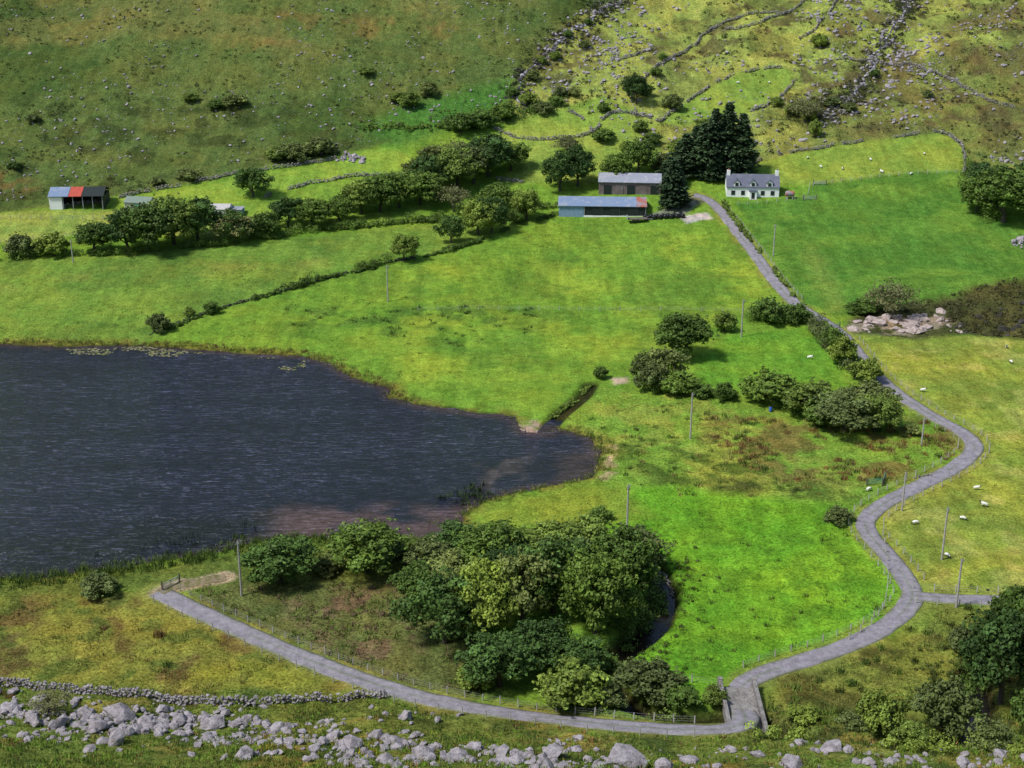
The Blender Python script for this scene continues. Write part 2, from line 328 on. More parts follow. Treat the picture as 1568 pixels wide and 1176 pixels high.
def strip(path,half,zf,nc=2,skirt=0):
    d=np.gradient(path,axis=0); d/=np.linalg.norm(d,axis=1)[:,None]+1e-9; nrm=np.c_[-d[:,1],d[:,0]]
    offs=np.linspace(-1,1,nc+1); n=len(path); hw=np.asarray(half)*np.ones(n)
    pts=path[:,None,:]+nrm[:,None,:]*(offs[None,:,None]*hw[:,None,None])
    px,py=pts[...,0],pts[...,1]; pz=zf(px.ravel(),py.ravel()).reshape(px.shape)
    if skirt:
        px=np.c_[px[:,:1]+ -nrm[:,:1]*.15,px,px[:,-1:]+nrm[:,:1]*.15];py=np.c_[py[:,:1]-nrm[:,1:]*.15,py,py[:,-1:]+nrm[:,1:]*.15];pz=np.c_[pz[:,:1]-skirt,pz,pz[:,-1:]-skirt]
    k=px.shape[1]; V=np.c_[px.ravel(),py.ravel(),pz.ravel()]; q=np.arange(n*k).reshape(n,k)
    return V,np.stack([q[:-1,:-1],q[:-1,1:],q[1:,1:],q[1:,:-1]],-1).reshape(-1,4)
V,f=strip(stream,1.9,lambda x,y:np.full(x.shape,-.7)); link("stream",new_mesh("stream",V,f,True,[M_stream]))
m=NT("whitewater"); f=m.noise(.7,5,rough=.85); M_white=m.fin(m.mix(m.rng(f,.5,.6,0,1),(.05,.045,.045,1),(.55,.55,.62,1)),.4,.3)
casc=[]
for px in ([(950,-30),(935,2),(922,15),(893,30),(870,55),(838,82),(806,108),(796,140),(803,162)],[(1400,-30),(1385,2),(1376,30),(1350,70),(1325,108),(1302,150),(1262,182)]):
    p=smoothline(P(px),1.2); p=p+np.c_[(fbm(p[:,0],p[:,1],7,2,5)-.5)*8,(fbm(p[:,0],p[:,1],7,2,6)-.5)*2]; casc.append(p)
    V,f=strip(p,.05+1.1*fbm(p[:,0],p[:,1],5,2,3)**2,lambda x,y:hz(x,y)+.3,2,.6); link("mountain_stream",new_mesh("mountain_stream",V,f,True,[M_white]))

# ---------------------------------------------------------------- roads
m=NT("asphalt"); f=m.noise(.8,5,rough=.75);f2=m.noise(7,3,rough=.7); c=m.mix(m.rng(f,.35,.65,0,1),L4((146,140,148),.6),L4((190,184,192),.6)); c=m.mix(m.rng(f2,.48,.68,0,.6),c,L4((104,100,104),.55))
ce=m.attr("Col"); c=m.mix(1.,c,ce,'MULTIPLY'); m.bump(f2,.4,.04); M_road=m.fin(c,.9,.15)
def roadobj(name,path,hw,lift):
    hw=hw*(.9+.2*fbm(path[:,0],path[:,1],3,2,90))
    V,f=strip(path,hw,lambda x,y:interp(ZR,x,y)+lift,8,.9)
    n=len(path); u=np.tile(np.r_[-1.05,np.linspace(-1,1,9),1.05],(n,1)); 
    PX=V[:,0];PY=V[:,1]; col=np.ones((len(V),3)); uu=np.abs(u.ravel())
    w=(sm(.3,0,uu)*.55*sm(.4,.58,fbm(PX,PY,7,3,91)))[:,None]; col=col*(1-w)+np.array([.5,.68,.28])*w
    w=(sm(.6,1.,uu)*.85*sm(.25,.6,fbm(PX,PY,2.5,3,92)))[:,None]; col=col*(1-w)+np.array([.5,.62,.25])*w
    link(name,new_mesh(name,V,f,True,[M_road],col=col))
roadobj("country_road",road,1.75,.1); roadobj("side_road",side,1.5,.115)
m=NT("gravel_track"); M_grav=m.fin(m.mix(m.rng(m.noise(1.2,5,rough=.7),.4,.6,0,1),L4((170,150,125),.6),L4((118,120,70),.6)),.95,.1)
V,f=strip(track,1.1,lambda x,y:hz(x,y)+.1,4,.3); link("gravel_track",new_mesh("gravel_track",V,f,True,[M_grav]))

# ---------------------------------------------------------------- rocks
def rock_templates(n,seed):
    r=np.random.default_rng(seed); T=[]
    for i in range(n):
        bm=bmesh.new()
        for _ in range(20):
            p=r.normal(size=3);p/=np.linalg.norm(p);p*=r.uniform(.72,1);bm.verts.new(p*.5)
        bmesh.ops.convex_hull(bm,input=bm.verts)
        for v in [v for v in bm.verts if not v.link_faces]: bm.verts.remove(v)
        bmesh.ops.triangulate(bm,faces=bm.faces); bm.verts.index_update()
        T.append((np.array([v.co[:] for v in bm.verts]),np.array([[v.index for v in f.verts] for f in bm.faces]))); bm.free()
    return T
RT=rock_templates(12,3)
def rocks(name,pts,size,mat,flatn=(.55,.9),seed=1,zoff=.0):
    r=np.random.default_rng(seed); pts=np.asarray(pts);n=len(pts); size=np.asarray(size)*np.ones(n)
    tid=r.integers(0,len(RT),n); Vs=[];Fs=[];off=0
    for k,(tv,tf) in enumerate(RT):
        s=np.nonzero(tid==k)[0]
        if not len(s):continue
        a=r.uniform(0,6.28,len(s)); sc=np.c_[size[s]*r.uniform(.8,1.3,len(s)),size[s]*r.uniform(.7,1.,len(s)),size[s]*r.uniform(*flatn,len(s))]
        v=tv[None]*sc[:,None,:]; ca,sa=np.cos(a)[:,None],np.sin(a)[:,None]
        x=v[...,0]*ca-v[...,1]*sa;y=v[...,0]*sa+v[...,1]*ca; z=v[...,2]+x*r.uniform(-.3,.3,len(s))[:,None]
        V=np.stack([x,y,z],-1)+pts[s][:,None,:]; V[...,2]+=zoff*sc[:,2:3]
        Vs.append(V.reshape(-1,3)); Fs.append((tf[None]+off+np.arange(len(s))[:,None,None]*len(tv)).reshape(-1,3)); off+=len(s)*len(tv)
    return link(name,new_mesh(name,np.concatenate(Vs),np.concatenate(Fs),False,[mat]))
def scatter(px,dens,seed,noise=None,world=None):
    poly=P0(px) if world is None else world; r=np.random.default_rng(seed); mn=poly.min(0);mx=poly.max(0); n=int(dens*(mx-mn).prod())
    p=r.uniform(mn,mx,(n,2)); _,I=polydist(p[:,0],p[:,1],poly,True,.1); p=p[I]
    if noise is not None:
        s,a,b,kk=noise; p=p[r.random(len(p))<sm(a,b,fbm(p[:,0],p[:,1],s,3,kk))]
    dq=interp(DR,p[:,0],p[:,1]); p=p[dq>2.6]
    return np.c_[p,hz(p[:,0],p[:,1])]
rr=np.random.default_rng(55)
def psize(n,a,b,e=2.5): return a+(b-a)*rr.random(n)**e
hillL=[(-300,300),(0,310),(250,270),(520,230),(700,185),(790,150),(870,50),(940,0),(960,-60),(-300,-60)]
p=scatter(hillL,.11,11,(25,.34,.62,3)); rocks("hillside_boulders",p,psize(len(p),.32,1.6,3.),M_rock,seed=2,zoff=.2)
hillR=[(790,150),(870,50),(940,0),(960,-60),(1900,-60),(1900,330),(1568,300),(1480,240),(1440,200),(1300,215),(1150,245),(1000,235),(880,160)]
p=scatter(hillR,.2,12,(14,.42,.62,4)); rocks("scree_boulders",p,psize(len(p),.4,2.2,3.),M_rock,seed=3,zoff=.2)
p=scatter([(820,60),(940,0),(990,60),(930,110),(850,150)],.4,13,(8,.35,.55,5)); rocks("gully_boulders",p,psize(len(p),.4,2.2,2),M_rock,seed=4,zoff=.15)
p=scatter([(1230,130),(1330,90),(1400,60),(1450,40),(1440,110),(1330,160),(1250,200)],.3,14,(7,.35,.55,6)); rocks("gully_boulders",p,psize(len(p),.5,2.4,2),M_rock,seed=5,zoff=.15)
p=scatter([(1190,60),(1220,0),(1300,-20),(1420,30),(1450,100),(1330,120),(1280,90)],.22,24,(8,.45,.6,6)); rocks("scree_boulders",p,psize(len(p),.5,2.6,2),M_rock,seed=5,zoff=.15)
for pth in casc:
    q=np.repeat(pth,4,0)+rr.normal(0,1.9,(len(pth)*4,2)); rocks("streambed_rocks",np.c_[q,hz(q[:,0],q[:,1])],psize(len(q),.5,2.2,2),M_rockd,seed=6,zoff=.15)
    q=np.repeat(pth,2,0)+rr.normal(0,2.,(len(pth)*2,2)); rocks("streambed_rocks",np.c_[q,hz(q[:,0],q[:,1])],psize(len(q),.4,1.5,2),M_rock,seed=7,zoff=.15)
p=scatter([(1288,497),(1330,488),(1370,483),(1450,478),(1455,500),(1400,512),(1300,514)],.38,15,(4,.42,.52,6)); rocks("rock_outcrop",p,psize(len(p),.8,4.4,1.8),M_rockp,(.35,.7),seed=8,zoff=.1)
p=scatter([(1440,490),(1568,460),(1620,460),(1620,520),(1450,510)],.12,16); rocks("rock_outcrop",p,psize(len(p),.6,3,2),M_rockd,seed=9)
p=scatter([(1450,500),(1480,500),(1480,510),(1450,510)],.5,26); rocks("rock_outcrop",p,psize(len(p),.6,2,2),M_rockp,seed=9)
p=scatter([(515,247),(530,235),(560,238),(562,250)],.9,17); rocks("boulder_heap",p,psize(len(p),.8,2.4,1.5),M_rock,(.7,1.1),seed=10,zoff=.2)
p=scatter([(1540,372),(1568,360),(1600,370),(1568,382)],.4,18); rocks("boulder_heap",p,psize(len(p),1.,3,1.5),M_rock,seed=11,zoff=.2)
fb=[(150,1118,46),(373,1160,36),(90,1112,40),(52,1108,36),(185,1098,48),(225,1112,40),(275,1108,38),(325,1112,40),(425,1120,34),(437,1142,44),(540,1144,54),(575,1130,30),(622,1102,34),(605,1140,40),(650,1158,50),(725,1148,36),(770,1154,34),(845,1160,50),(880,1150,26),(962,1174,80),(1270,1148,48),(1362,1170,30),(1530,1158,38),(1215,1174,40),(180,1137,50),(15,1090,44),(130,1094,32),(590,1168,36),(680,1162,32),(705,1165,30),(790,1168,44),(322,1135,24),(510,1132,34),(480,1150,26),(1475,1172,36),(1330,1170,26),(1120,1150,22),(60,1072,30),(20,1060,26),(115,1075,22),(250,1090,26),(345,1095,26)]
pts=[];sz=[]
for u,v,w_ in fb:
    x,y,z,t_=hit(u,v); pts.append((x,y,z)); sz.append(w_*t_/F*1.0)
rocks("foreground_boulders",pts,sz,M_rock,(.45,.75),seed=12,zoff=.2)
q=[];s_=[]
for (x,y,z),s in zip(pts,sz):
    for _ in range(11):
        a=x+rr.normal(0,s*1.1);b=y+rr.normal(0,s*.8); q.append((a,b,float(hz(a,b)))); s_.append(s*rr.uniform(.15,.6))
p=scatter([(0,1075),(400,1088),(900,1135),(900,1176),(500,1176),(0,1130)],.7,19,(5,.42,.56,9)); q=np.r_[np.array(q),p]; s_=np.r_[s_,psize(len(p),.3,1.5,2)]
p=scatter([(0,1085),(350,1090),(420,1110),(350,1130),(0,1122)],1.,29,(4,.4,.55,9)); q=np.r_[q,p]; s_=np.r_[s_,psize(len(p),.4,1.9,2)]
p=scatter([(900,1145),(1568,1145),(1568,1200),(900,1200)],.25,20,(5,.42,.6,9)); q=np.r_[q,p]; s_=np.r_[s_,psize(len(p),.3,1.3,2)]
rocks("foreground_stones",q,s_,M_rock,(.5,.8),seed=13,zoff=.22)
def drywall(px,h=1.1,st=.5,mat=M_rockw,gap=.1,width=.5):
    p=smoothline(P(px),st*.62,2); p=p+np.c_[(fbm(p[:,0],p[:,1],5,2,5)-.5)*2.,(fbm(p[:,0],p[:,1],5,2,6)-.5)*1.6]
    keep=fbm(p[:,0],p[:,1],6,2,7)>gap; p=p[keep]; out=[];ss=[]
    L=max(1,int(round(h/(st*.62))))
    for l in range(L):
        j=rr.normal(0,width*.28,(len(p),2))*(1-.4*l/L); hh=hz(p[:,0],p[:,1])+l*st*.62+rr.uniform(-.05,.1,len(p))
        k_=(rr.random(len(p))< (1 if l<L-1 else .7)); out.append(np.c_[p+j,hh][k_]); ss.append(st*rr.uniform(.7,1.35,k_.sum()))
    rocks("dry_stone_wall",np.concatenate(out),np.concatenate(ss),mat,(.6,.85),seed=int(len(p)),zoff=.3)
drywall([(-40,1046),(60,1058),(180,1067),(240,1074),(330,1081),(400,1079),(460,1076),(545,1068),(590,1070)],1.2,.55,M_rock,gap=.25)
for px in [
 [(755,196),(800,216),(860,214),(908,206),(922,182),(950,168),(1005,186)],
 [(1150,172),(1187,155),(1221,120),(1212,104),(1130,110),(1062,148),(1010,188)],
 [(1142,254),(1200,236),(1290,222),(1410,206),(1442,202),(1468,218),(1479,243),(1474,266)],
 [(100,318),(190,301),(330,272),(430,258),(520,244)],
 [(408,302),(470,282),(540,269),(625,270)],
 [(760,276),(800,280),(850,285)],
 [(1010,188),(960,170),(985,120),(1050,80),(1095,38),(1190,20)],
 [(1190,80),(1215,60),(1245,50),(1275,18),(1290,-20)],
 [(1280,92),(1350,96),(1430,104),(1500,150),(1568,170)],
 [(840,98),(900,95),(960,90),(1000,75)],
 [(1235,0),(1170,40),(1110,45)],
 [(905,205),(900,185),(870,170)]]:
    drywall(px,1.1,.68,gap=.33,width=.7)
drywall([(1400,735),(1430,728)],.6,.4); drywall([(215,524),(300,484),(435,446),(560,410),(640,396)],.7,.6,M_rockd,.35)
drywall([(1000,880),(1018,888),(1032,912)],.9,.5,M_rockw,.0)

# ---------------------------------------------------------------- foliage
def leafclumps(cen,rad,npc,size,tint,base,seed,var=.25,up=.25):
    r=np.random.default_rng(seed); cen=np.asarray(cen,float);n=len(cen); rad=np.asarray(rad,float)
    if rad.ndim==1: rad=np.c_[rad,rad,rad*.85]
    C_=np.repeat(cen,npc,0);R_=np.repeat(rad,npc,0);T_=np.repeat(tint,npc); N=n*npc
    d=r.normal(size=(N,3)); d[:,2]+=up; d/=np.linalg.norm(d,axis=1)[:,None]
    rho=r.uniform(.5,1.08,N)**.5; pos=C_+d*R_*rho[:,None]
    nr=d+r.normal(0,.42,(N,3)); nr/=np.linalg.norm(nr,axis=1)[:,None]
    a=np.cross(nr,r.normal(size=(N,3))); a/=np.linalg.norm(a,axis=1)[:,None]+1e-9; b=np.cross(nr,a)
    s=size*r.uniform(.55,1.3,N)[:,None]; a=a*s*.6;b=b*s*.48
    V=np.stack([pos-a,pos-b*.8,pos+a,pos+b*.8],1).reshape(-1,3)
    t_=T_*r.uniform(1-var,1+var,N); col=np.array(base)[None]*t_[:,None]; yl=r.random(N)[:,None]*.35; col=col*(1-yl)+col*np.array([1.25,1.08,.7])*yl
    return V,np.arange(N*4).reshape(N,4),np.repeat(col,4,0)
def tube(p,r,seg=7):
    p=np.asarray(p,float);n=len(p);V=[]
    for i in range(n):
        d=p[min(i+1,n-1)]-p[max(i-1,0)];d/=np.linalg.norm(d);a=np.cross(d,[.3,.9,.1]);a/=np.linalg.norm(a);b=np.cross(d,a)
        for k in range(seg):
            th=2*math.pi*k/seg;V.append(p[i]+r[i]*(a*math.cos(th)+b*math.sin(th)))
    Fc=[[i*seg+k,i*seg+(k+1)%seg,(i+1)*seg+(k+1)%seg,(i+1)*seg+k] for i in range(n-1) for k in range(seg)]
    return np.array(V),np.array(Fc)
def join(parts):
    V=[];Fq=[];o=0;cols=[];mi=[]
    for v,f,c,m_ in parts:
        V.append(v);Fq.append(f+o);o+=len(v);cols.append(c if c is not None else np.full((len(v),3),.05));mi.append(np.full(len(f),m_))
    return np.concatenate(V),np.concatenate(Fq),np.concatenate(cols),np.concatenate(mi)
KL=1.
G1=lin((78,102,44),KL); G2=lin((98,118,52),KL); G3=lin((64,90,44),KL); G4=lin((92,106,60),KL)
def broadleaf(seed,W=10,H=10,base=.14,nlob=15,sub=7,npc=80,leaf=.4,col=G1,trunk=True,kin=(.5,.72)):
    r=np.random.default_rng(seed); parts=[]
    cz=H*(1+base)/2; rz=H*(1-base)/2
    big=[];br_=[]
    for i in range(nlob):
        f_=(i+.5)/nlob; zz=1-1.6*f_; a=i*2.399+r.uniform(-.4,.4); q=math.sqrt(max(0,1-zz*zz)); k=r.uniform(*kin)*r.uniform(.88,1.15)
        big.append([q*math.cos(a)*W/2*k,q*math.sin(a)*W/2*k,cz+zz*rz*k*1.05]); br_.append(W*r.uniform(.15,.23))
    big.append([0,0,cz]); br_.append(W*.24); big=np.array(big);br_=np.array(br_)
    cen=[];rad=[];tint=[]
    for c_,R_ in zip(big,br_):
        tb=r.uniform(.72,1.3)
        for s in range(sub):
            d=r.normal(size=3);d[2]+=.35;d/=np.linalg.norm(d)
            cen.append(c_+d*R_*r.uniform(.55,.9)*[1,1,.85]); rad.append(R_*r.uniform(.36,.55)); tint.append(tb*r.uniform(.82,1.2))
        cen.append(c_);rad.append(R_*.75);tint.append(tb*.8)
    cen=np.array(cen);rad=np.array(rad);tint=np.array(tint)
    v,f,c=leafclumps(cen,rad,npc,leaf,tint,col,seed+1); parts.append((v,f,c,0))
    ds=r.normal(size=(150,3)); ds[:,2]=np.abs(ds[:,2])*.8-.1; ds/=np.linalg.norm(ds,axis=1)[:,None]
    j=r.integers(0,len(big),150); pc=big[j]+ds*br_[j][:,None]*r.uniform(1.1,1.35,(150,1)); v,f,c=leafclumps(pc,np.full(150,W*.025),6,leaf*.9,r.uniform(.8,1.3,150),col,seed+2); parts.append((v,f,c,0))
    if trunk:
        pt=[np.array([0,0,-.8]),np.array([r.normal(0,.1),r.normal(0,.1),H*.15]),np.array([r.normal(0,.3),r.normal(0,.3),H*.4]),np.array([r.normal(0,.4),r.normal(0,.4),H*.75])]
        v,f=tube(pt,[W*.04,W*.03,W*.022,W*.008]); parts.append((v,f,None,1))
        for i in range(9):
            c_=big[r.integers(len(big))]; s=pt[1]+(pt[2]-pt[1])*r.uniform(0,1); mid=(s+c_)/2+np.array([0,0,-.04*H]); v,f=tube([s,mid,c_],[W*.016,W*.01,W*.004],5); parts.append((v,f,None,1))
    V,Fc,cl,mi=join(parts)
    return new_mesh("tree_proto",V,Fc,False,[M_leaf,M_bark],mi,cl)
TREES=[broadleaf(101+i*7,base=[.08,.1,.04,.14,.08,.04][i],col=[G1,G3,G2,G4,G3,G1][i],nlob=[15,13,18,11,14,20][i],kin=[(.5,.72),(.5,.8),(.5,.7),(.45,.85),(.5,.72),(.55,.75)][i]) for i in range(6)]
SHRUBS=[broadleaf(301+i*7,W=6,H=4.6,base=-.12,nlob=11,sub=6,npc=80,leaf=.32,col=[G1,G2,G4][i],kin=(.4,.7)) for i in range(3)]
SPARSE=[broadleaf(401+i,W=8,H=8,base=.1,nlob=10,sub=5,npc=34,leaf=.32,col=lin((112,116,78),KL),kin=(.5,.85)) for i in range(2)]
def conifer(seed,H=20,W=8):
    r=np.random.default_rng(seed);parts=[];v,f=tube([(0,0,-1),(0,0,H*.5),(0.1,0,H)],[.32,.2,.03]);parts.append((v,f,None,1))
    pos=[];ax=[];tn=[]; lob=r.uniform(.7,1.15,(34,8))
    for k in range(34):
        z=H*(.04+.94*(k/33)**.95); Rr=W/2*(1-(z/H)**1.7)*r.uniform(.85,1.1)+.3
        nb=int(8+9*(1-z/H))
        for b in range(nb):
            a=r.uniform(0,6.28); L=Rr*r.uniform(.75,1.1)*lob[k//4,int(a/6.2832*8)%8]; q=int(12+26*L/4); s=r.uniform(.1,1,q)
            x=np.cos(a)*L*s;y=np.sin(a)*L*s; zz=z-.2*L*s+.12*L*s**2
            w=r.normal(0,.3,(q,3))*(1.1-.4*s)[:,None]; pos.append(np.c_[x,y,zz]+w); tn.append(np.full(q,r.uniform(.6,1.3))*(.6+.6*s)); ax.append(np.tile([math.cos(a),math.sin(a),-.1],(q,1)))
    pos=np.concatenate(pos);tn=np.concatenate(tn);ax=np.concatenate(ax)+r.normal(0,.45,(len(pos),3)); ax/=np.linalg.norm(ax,axis=1)[:,None]
    sd=np.cross(ax,[0,0,1]+r.normal(0,.5,(len(pos),3)));sd/=np.linalg.norm(sd,axis=1)[:,None]
    s=r.uniform(.3,.55,len(pos))[:,None]; V=np.stack([pos-ax*s,pos-sd*s*.5,pos+ax*s,pos+sd*s*.5],1).reshape(-1,3)
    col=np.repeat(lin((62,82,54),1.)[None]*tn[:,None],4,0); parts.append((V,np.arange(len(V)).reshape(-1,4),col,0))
    V,Fc,cl,mi=join(parts); return new_mesh("conifer_proto",V,Fc,False,[M_leaf,M_bark],mi,cl)
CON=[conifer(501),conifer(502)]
tr_=np.random.default_rng(77)
def place(kind,u,v,w,h):
    x,y,z,t_=hit(u,v); wm=w*t_/F; a=math.atan2(HC-z,y)
    hm=max((h*t_/F-.35*wm*math.sin(a))/math.cos(a),wm*.5)
    y+=wm*.28; z=float(hz(x,y))
    if kind=='t': me=TREES[tr_.integers(len(TREES))];b=(10,10);nm="ash_tree"
    elif kind=='s': me=SHRUBS[tr_.integers(3)];b=(6,4.6);nm="willow_shrub"
    elif kind=='p': me=SPARSE[tr_.integers(2)];b=(8,8);nm="hawthorn_tree"
    elif kind=='c': me=CON[tr_.integers(2)];b=(8,20);nm="spruce_tree"
    link(nm,me,(x,y,z-.1),(0,0,tr_.uniform(0,6.28)),(wm/b[0]*1.08,wm/b[0]*1.08,hm/b[1]))
T=[(140,392,60,52),(190,390,70,66),(222,392,85,80),(262,382,85,82),(300,376,75,72),(355,375,65,52),(385,308,52,50),(440,352,52,48),(475,352,60,48),(518,347,50,45),(552,334,66,58),(580,332,66,62),(610,326,70,60),(642,322,70,58),(660,300,70,58),(700,296,75,68),(725,290,70,66),(748,280,80,70),(782,268,60,48),(732,366,60,60),(752,362,50,56),(760,335,60,52),(806,342,48,52),(690,376,42,46),(618,403,42,46),(858,300,55,62),(885,292,50,62),(945,284,50,46),(978,272,55,56),(1052,556,88,78),(1018,592,64,62),(975,165,36,46),(1510,312,75,60),(1545,352,105,92),(1500,330,60,60),(1590,345,90,90),
(680,1000,125,120),(742,990,110,130),(800,975,110,130),(848,955,120,130),(912,985,110,140),(955,930,100,120),(975,880,90,76),(750,890,110,90),(830,872,100,70),(895,870,100,80),(640,935,85,70),(425,908,112,80),(560,892,122,92),(705,868,90,64),(765,1068,120,95),(830,1030,90,76),(890,1045,80,66),(790,930,110,90),(870,905,110,80),(700,940,110,90),(1300,672,110,72),(1345,668,80,66),(1545,1090,130,160),(1562,1010,80,110),(1600,1060,110,150)]
for q in T: place('t',*q)
S=[(30,396,48,36),(78,397,52,38),(405,367,52,42),(290,279,36,20),(445,252,50,30),(490,244,50,32),(425,250,40,20),(240,512,32,32),(290,488,20,18),(323,483,26,22),(925,222,40,18),(1180,498,62,42),(1222,498,50,34),(1110,511,36,34),(1180,625,90,58),(1245,645,95,62),(1330,635,75,48),(1210,620,70,40),(1270,660,80,55),(1000,603,50,46),(1075,612,40,26),(1110,616,36,32),(1040,608,70,30),(1290,562,44,48),(1330,590,52,40),(1275,535,36,34),(1325,485,50,28),(1255,512,30,18),(875,1092,115,78),(990,1098,95,60),(1045,1105,55,36),(1285,803,42,28),(660,878,80,56),(920,800,40,14),(1030,172,30,26),(1255,76,26,22),(1250,212,22,28),(625,170,36,26),(655,150,30,24),(770,190,40,30),(735,205,50,34),(705,210,50,34),(660,250,40,26),(640,275,40,30),(1350,1135,75,76),(1445,1138,85,84),(1400,1150,60,46),(1310,1120,50,32),(1520,1150,70,56),(920,582,26,22),(985,575,40,36),(150,915,60,14),(730,1060,60,46),(940,1050,60,44),(925,1085,60,44),(1600,1130,90,90),(1480,1010,50,40),(1230,1110,50,22),(1095,1085,40,34),(1040,240,40,26),(1015,262,40,26),(790,345,30,26),(735,330,40,30),(600,860,60,30),(500,880,50,30),(640,860,60,36),
(610,160,34,18),(560,120,24,10),(360,168,36,10),(330,172,30,10),(290,160,26,9),(50,190,24,8),(20,262,26,10),(240,285,24,12),(715,195,28,18),(830,178,30,20),(852,165,26,16),(880,150,20,14),(965,140,30,22),(990,150,26,20),(1005,120,20,14),(1015,95,16,12),(815,125,22,16),(850,95,20,14),(895,75,18,12),(860,150,24,16),(1190,165,22,16),(1215,180,26,20),(1275,165,26,16),(1300,172,22,14),(1240,190,26,22),(1420,150,18,12),(1080,200,30,16),(980,205,26,18),(870,230,30,18),(1340,120,16,12),(925,175,22,16),(1395,668,30,20),(785,150,20,14),(810,165,30,20),(870,60,16,12),(900,40,14,10),(830,100,16,12),(1000,225,30,20),(960,235,26,18)]
for q in S: place('s',*q)
for q in [(1372,492,66,64),(1345,480,40,40),(75,1098,56,42),(705,262,60,44),(695,330,50,44),(1235,195,50,40),(870,240,40,30),(355,378,60,50)]: place('p',*q)
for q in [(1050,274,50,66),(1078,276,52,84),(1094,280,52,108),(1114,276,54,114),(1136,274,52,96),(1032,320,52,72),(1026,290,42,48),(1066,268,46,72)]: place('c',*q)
def hedge(px,w,h,seed,col=G1,step=.9,gap=.2,name="hedgerow",npc=60,size=.32):
    r=np.random.default_rng(seed); p=smoothline(P(px),step); k=fbm(p[:,0],p[:,1],7,2,seed%13)>gap; p=p[k]
    p=p+np.c_[(fbm(p[:,0],p[:,1],4,2,5)-.5)*w,(fbm(p[:,0],p[:,1],4,2,6)-.5)*w]
    c=[];rd=[];tt=[]
    hv=h*(.25+1.5*fbm(p[:,0],p[:,1],4,2,seed%7+1)**1.3)
    for j in range(3):
        q=p+r.normal(0,w*.25,p.shape); c.append(np.c_[q,hz(q[:,0],q[:,1])+hv*r.uniform(.15,.75,len(q))]); rd.append(np.clip(hv*.45,.3,w*.6)*r.uniform(.7,1.2,len(q))); tt.append((.5+1.1*fbm(q[:,0],q[:,1],3,2,9))*r.uniform(.8,1.2,len(q)))
    c=np.concatenate(c);rd=np.concatenate(rd)
    v,f,cl=leafclumps(c,rd,npc,size,np.concatenate(tt),col,seed); link(name,new_mesh(name,v,f,False,[M_leaf],col=cl))
hedge([(225,522),(300,486),(440,444),(560,412),(640,396),(700,382),(780,350),(850,330)],1.6,1.4,601,gap=.5)
hedge([(120,392),(200,388),(330,378),(420,362),(560,345),(700,335)],3,2.4,602,gap=.36)
hedge([(430,446),(475,436)],2.2,2.2,603,gap=0); hedge([(545,415),(600,402)],2.2,2.,604,gap=0)
hedge([(1242,500),(1262,525),(1290,560),(1330,592),(1352,600)],3,3.,605,G4,gap=.3)
hedge([(1262,498),(1300,540),(1345,592)],2,1.6,606,gap=.4)
hedge([(1108,312),(1128,345),(1160,380),(1190,420),(1215,455)],1.3,1.1,607,G2,gap=.46)
hedge([(1150,492),(1200,490),(1250,492)],3.4,3.2,608,gap=0)
hedge([(640,340),(700,330),(760,320),(850,318)],3,2.6,609,gap=.4)
hedge([(505,352),(600,344),(660,340)],1.6,1.2,616,G2,gap=.2)
hedge([(560,195),(640,200),(720,190),(800,175),(860,160)],4,2.2,610,gap=.5)
hedge([(905,592),(880,615),(845,640)],1.2,.7,611,G2,gap=.4,size=.25)
hedge([(1480,250),(1490,290),(1520,340)],4,4,612,gap=.1)
hedge([(1000,600),(1080,605),(1160,612),(1240,640)],3,2.2,613,gap=.4)
hedge([(860,1000),(900,1040),(930,1080),(1000,1100),(1090,1112)],3,2.2,614,G2,gap=.3)
hedge([(1180,1128),(1260,1138),(1350,1148),(1500,1150),(1568,1150)],4,2.2,615,G2,gap=.4)
hedge([(1470,940),(1500,980),(1490,1040),(1475,1100)],4,2.6,617,gap=.4)
hedge([(100,392),(0,398),(-100,402)],3,2.2,618,gap=.4)
hedge([(975,870),(995,890),(1002,920),(990,955),(950,985)],2.6,2.6,619,gap=.1)
def scrub(name,p,a,b,col,seed,npc=26,size=.3):
    r=np.random.default_rng(seed); rd=r.uniform(a,b,len(p))*(.6+.8*r.random(len(p))**2); c=p+np.c_[np.zeros((len(p),2)),rd*.35]
    v,f,cl=leafclumps(c,np.c_[rd,rd,rd*.7],npc,size,r.uniform(.6,1.3,len(p)),col,seed); link(name,new_mesh(name,v,f,False,[M_leaf],col=cl))
D1=lin((70,78,42),.85);D2=lin((80,92,46),.85)
p=scatter(hillL,.09,31,(9,.46,.62,13)); scrub("heather_scrub",p,.4,1.2,D2,31,22,.4)
p=scatter(hillR,.12,32,(8,.46,.62,14)); scrub("heather_scrub",p,.4,1.4,D1,32,24,.4)
p=scatter([(0,130),(350,120),(360,170),(100,200)],.05,33,(7,.5,.6,15)); scrub("gorse_scrub",p,.8,2.0,D1,33,36,.4)
p=scatter([(120,275),(250,268),(280,290),(150,300)],.12,34,(7,.4,.6,15)); scrub("gorse_scrub",p,.8,1.6,D1,34,36,.4)
p=scatter([(1320,480),(1400,462),(1568,425),(1650,420),(1650,525),(1568,520),(1480,510),(1440,480)],.7,35,(4,.35,.5,16)); scrub("heather_bank",p,.4,1.2,lin((78,78,48),.85),35,36,.3)
for i,pth in enumerate(casc):
    q=np.repeat(pth,6,0)+rr.normal(0,3.4,(len(pth)*6,2)); d_=np.min(np.hypot(q[:,None,0]-pth[None,:,0],q[:,None,1]-pth[None,:,1]),1); q=q[d_>1.]; scrub("gully_scrub",np.c_[q,hz(q[:,0],q[:,1])],.6,1.5,lin((54,64,34),.85),36+i,34,.35)
p=scatter([(1210,150),(1300,130),(1330,160),(1250,215),(1190,210)],.25,38,(6,.4,.55,17)); scrub("gully_scrub",p,.8,1.8,D1,38,36,.35)
